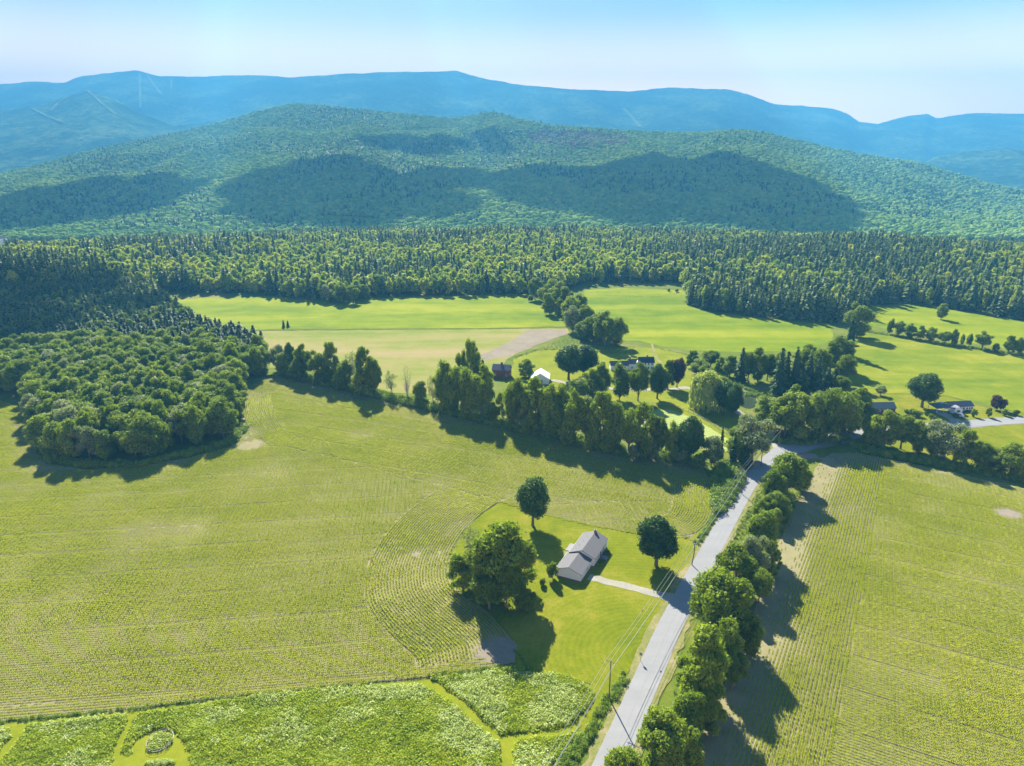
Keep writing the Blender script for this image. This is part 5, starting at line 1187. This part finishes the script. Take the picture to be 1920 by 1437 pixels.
for i in range(len(tops) - 1):
    spans = ['below the picture to the near pole', 'between the near pole and the leaning pole', 'between the leaning pole and the pole by the thicket', 'between the thicket pole and the pole in the conifers', 'between the last two poles at the junction']
    for off, dz, nm in WIRES:
        a_ = tops[i][0] + RN * off + Vector((0, 0, dz)); b_ = tops[i + 1][0] + RN * off + Vector((0, 0, dz)); pts = []
        for k_ in range(15):
            t_ = k_ / 14; q = a_.lerp(b_, t_); q.z -= 4 * (.8 if i < 3 else .3) * t_ * (1 - t_); pts.append(q)
        o = MB().tube(pts, .035 if dz > -1 else .045, 5).obj('overhead_wire', M['wire'])
        setp(o, '%s running %s' % (nm, spans[i]), 'wire', 'overhead wires along the road')
# a small black splice on the left wire
a_ = tops[1][0] + RN * -1.15; b_ = tops[2][0] + RN * -1.15; q = a_.lerp(b_, .36); q.z = (a_.z * .64 + b_.z * .36) - .2 - 4 * .8 * .36 * .64 - .12
o = link('wire_splice', MB().tube([(-.3, 0, 0), (-.2, 0, 0), (.2, 0, 0), (.3, 0, 0)], [.05, .16, .16, .05], 8).mesh('wire_splice', M['black']), loc=q, rotz=dirax(a_, b_)); setp(o, 'small black splice case hanging on the left wire over the lawn', 'splice case')
# a post with a small sign at the road edge
X, Y = P(1201, 1240)
sg = empty('road_sign', (X, Y, 0), -.5, label='small grey road sign on a post at the left edge of the road', cat='sign')
MB().tube([(0, 0, -.2), (0, 0, 2.6)], .05, 8).obj('post', M['galv'], sg); MB().box(-.38, .38, -.07, -.05, 1.75, 2.65).obj('sign_plate', M['galv'], sg)
# paddock fence by the farm drive
FN = dens(PP([(1150, 757), (1210, 758), (1262, 762), (1300, 776), (1340, 800), (1395, 836)]), 3.2)
fe = empty('paddock_fence', (FN[0][0], FN[0][1], 0), 0, label='low wooden post and rail fence along the striped paddock', cat='fence')
for i, (x, y) in enumerate(FN):
    lx, ly = x - FN[0][0], y - FN[0][1]; MB().box(lx - .07, lx + .07, ly - .07, ly + .07, 0, 1.25).obj('post', M['deckwood'], fe)
    if i:
        px_, py_ = FN[i - 1][0] - FN[0][0], FN[i - 1][1] - FN[0][1]
        for z_ in (.5, 1.0): MB().tube([(px_, py_, z_), (lx, ly, z_)], .045, 5).obj('rail', M['deckwood'], fe)
# striped paddock
sheet('striped_paddock', rough(PP([(1180, 768), (1262, 770), (1300, 784), (1340, 808), (1392, 840), (1350, 850), (1300, 838), (1200, 800)]), 3, .3, 71), .09,
      ground_mat('paddock_rows', [(.35, (.15, .22, .03)), (.6, (.24, .3, .06))], big=.05, rowang=38, rowsp=2.6, rowcol=(.36, .34, .16), rowamt=.6))
# ringed flower bed
X, Y = P(301, 1392)
ring = empty('ring_fence', (X, Y, 0), 0, label='low round wire fence ringing the small flower bed in the wildflower meadow', cat='fence')
b = MB(); N_ = 40
pts = [(2.6 * math.cos(2 * math.pi * i / N_), 2.9 * math.sin(2 * math.pi * i / N_), .95) for i in range(N_ + 1)]
b.tube(pts, .03, 5, False); b.obj('top_hoop', M['deckwood'], ring)
MB().tube([(x, y, .45) for x, y, z in pts], .03, 4, False).obj('middle_hoop', M['galv'], ring)
for i in range(0, N_, 4): MB().tube([(pts[i][0], pts[i][1], 0), (pts[i][0], pts[i][1], 1.0)], .04, 5).obj('post', M['deckwood'], ring)
r = np.random.RandomState(60); a = r.uniform(0, 6.28, 70); q = 2.3 * r.rand(70) ** .5
scatter('flower_bed', np.stack([X + q * np.cos(a), Y + q * np.sin(a), np.full(70, .1)], 1), np.tile((.8, .8, .8), (70, 1)), a, r.randint(0, 6, 70), WEED, 'flowers and weeds growing inside the round ring fence', 'flower bed')
X, Y = P(300, 1432); a = r.uniform(0, 6.28, 60); q = r.rand(60) ** .5
scatter('small_flower_bed', np.stack([X + 3 * q * np.cos(a), Y + .7 * q * np.sin(a), np.full(60, .1)], 1), np.tile((.6, .6, .5), (60, 1)), a, r.randint(3, 6, 60), WEED, 'narrow clump of weeds just below the ring fence', 'flower bed')
M_ = sheet('mown_path', rough(PP([(-500, 1440), (-300, 1392), (0, 1360), (200, 1340), (400, 1317), (620, 1296), (800, 1275), (960, 1262), (1000, 1264), (1112, 1292), (1096, 1350), (1060, 1400), (1000, 1520), (-500, 1520)]), 3, .25, 74), .03, M['mown'])

#==PART3
# ------------------------------------------------------------------ cumulus clouds high overhead, above the top of the picture
M['cloud'] = plain('cloud', (.85, .85, .86), 1, .02, .01, spec=0)
def cloud(x, y, zs, rx, ry, label, seed, zc=1750, rot=0.0):
    """a heaped cloud whose shade falls round x, y on ground of height zs"""
    k_ = (zc - zs) / sd.z; cx_, cy_ = x + sd.x * k_, y + sd.y * k_; rs = np.random.RandomState(seed); iv, if_ = ico(); V = []; F = []
    n_ = int(30 + rx * ry / 5000); b_ = 0
    for i in range(n_):
        a = rs.uniform(0, 6.283); q = rs.uniform(0, .85) ** .6; r_ = min(rx, ry) * rs.uniform(.14, .34)
        ex, ey = q * math.cos(a) * (rx - r_ * .6), q * math.sin(a) * (ry - r_ * .6)
        c_ = np.array((cx_ + ex * math.cos(rot) - ey * math.sin(rot), cy_ + ex * math.sin(rot) + ey * math.cos(rot), zc + r_ * .4))
        P_ = iv * r_ * (1 + rs.uniform(-.12, .12, (len(iv), 1))) * (1, 1, .7); P_[:, 2] = np.maximum(P_[:, 2], -r_ * .25); V.append(c_ + P_); F.append(if_ + b_); b_ += len(iv)
    return setp(link('cloud', np_mesh('cloud', np.concatenate(V), np.concatenate(F), M['cloud'], True)), label, 'cloud', 'clouds above the valley', 'stuff')
for i, (x, y, z, rx, ry, ro, lb) in enumerate([(400, 2050, 50, 470, 560, -.35, 'white cloud shading the middle of the wooded hill'), (-420, 1980, 40, 400, 430, .3, 'white cloud shading the left middle of the wooded hill'), (-330, 3000, 240, 330, 170, .2, 'small white cloud shading the crest of the wooded hill'),
      (-1350, 1900, 0, 520, 430, .3, 'white cloud shading the foot of the hill at the left'), (-455, 545, 0, 215, 150, -.1, 'small white cloud shading the left conifer stand'),
      (1900, 2600, 150, 260, 180, 0, 'small white cloud shading the right flank of the hill')]):
    cloud(x, y, z, rx, ry, lb, 700 + i * 3, rot=ro)
# ------------------------------------------------------------------ haze: one closed box of air
me = MB().box(-9000, 9000, -300, 10500, -75, 1260).mesh('haze')
m, n, out = newmat('haze_air'); pv = n.nodes.new('ShaderNodeVolumePrincipled'); pv.inputs['Density'].default_value = HAZE_DENS; pv.inputs['Color'].default_value = (*HAZE_COL, 1); pv.inputs['Anisotropy'].default_value = 0.0
n.links.new(pv.outputs[0], out.inputs['Volume']); me.materials.append(m)
setp(link('haze', me), label='blue summer haze lying over the whole valley', cat='haze', kind='stuff')
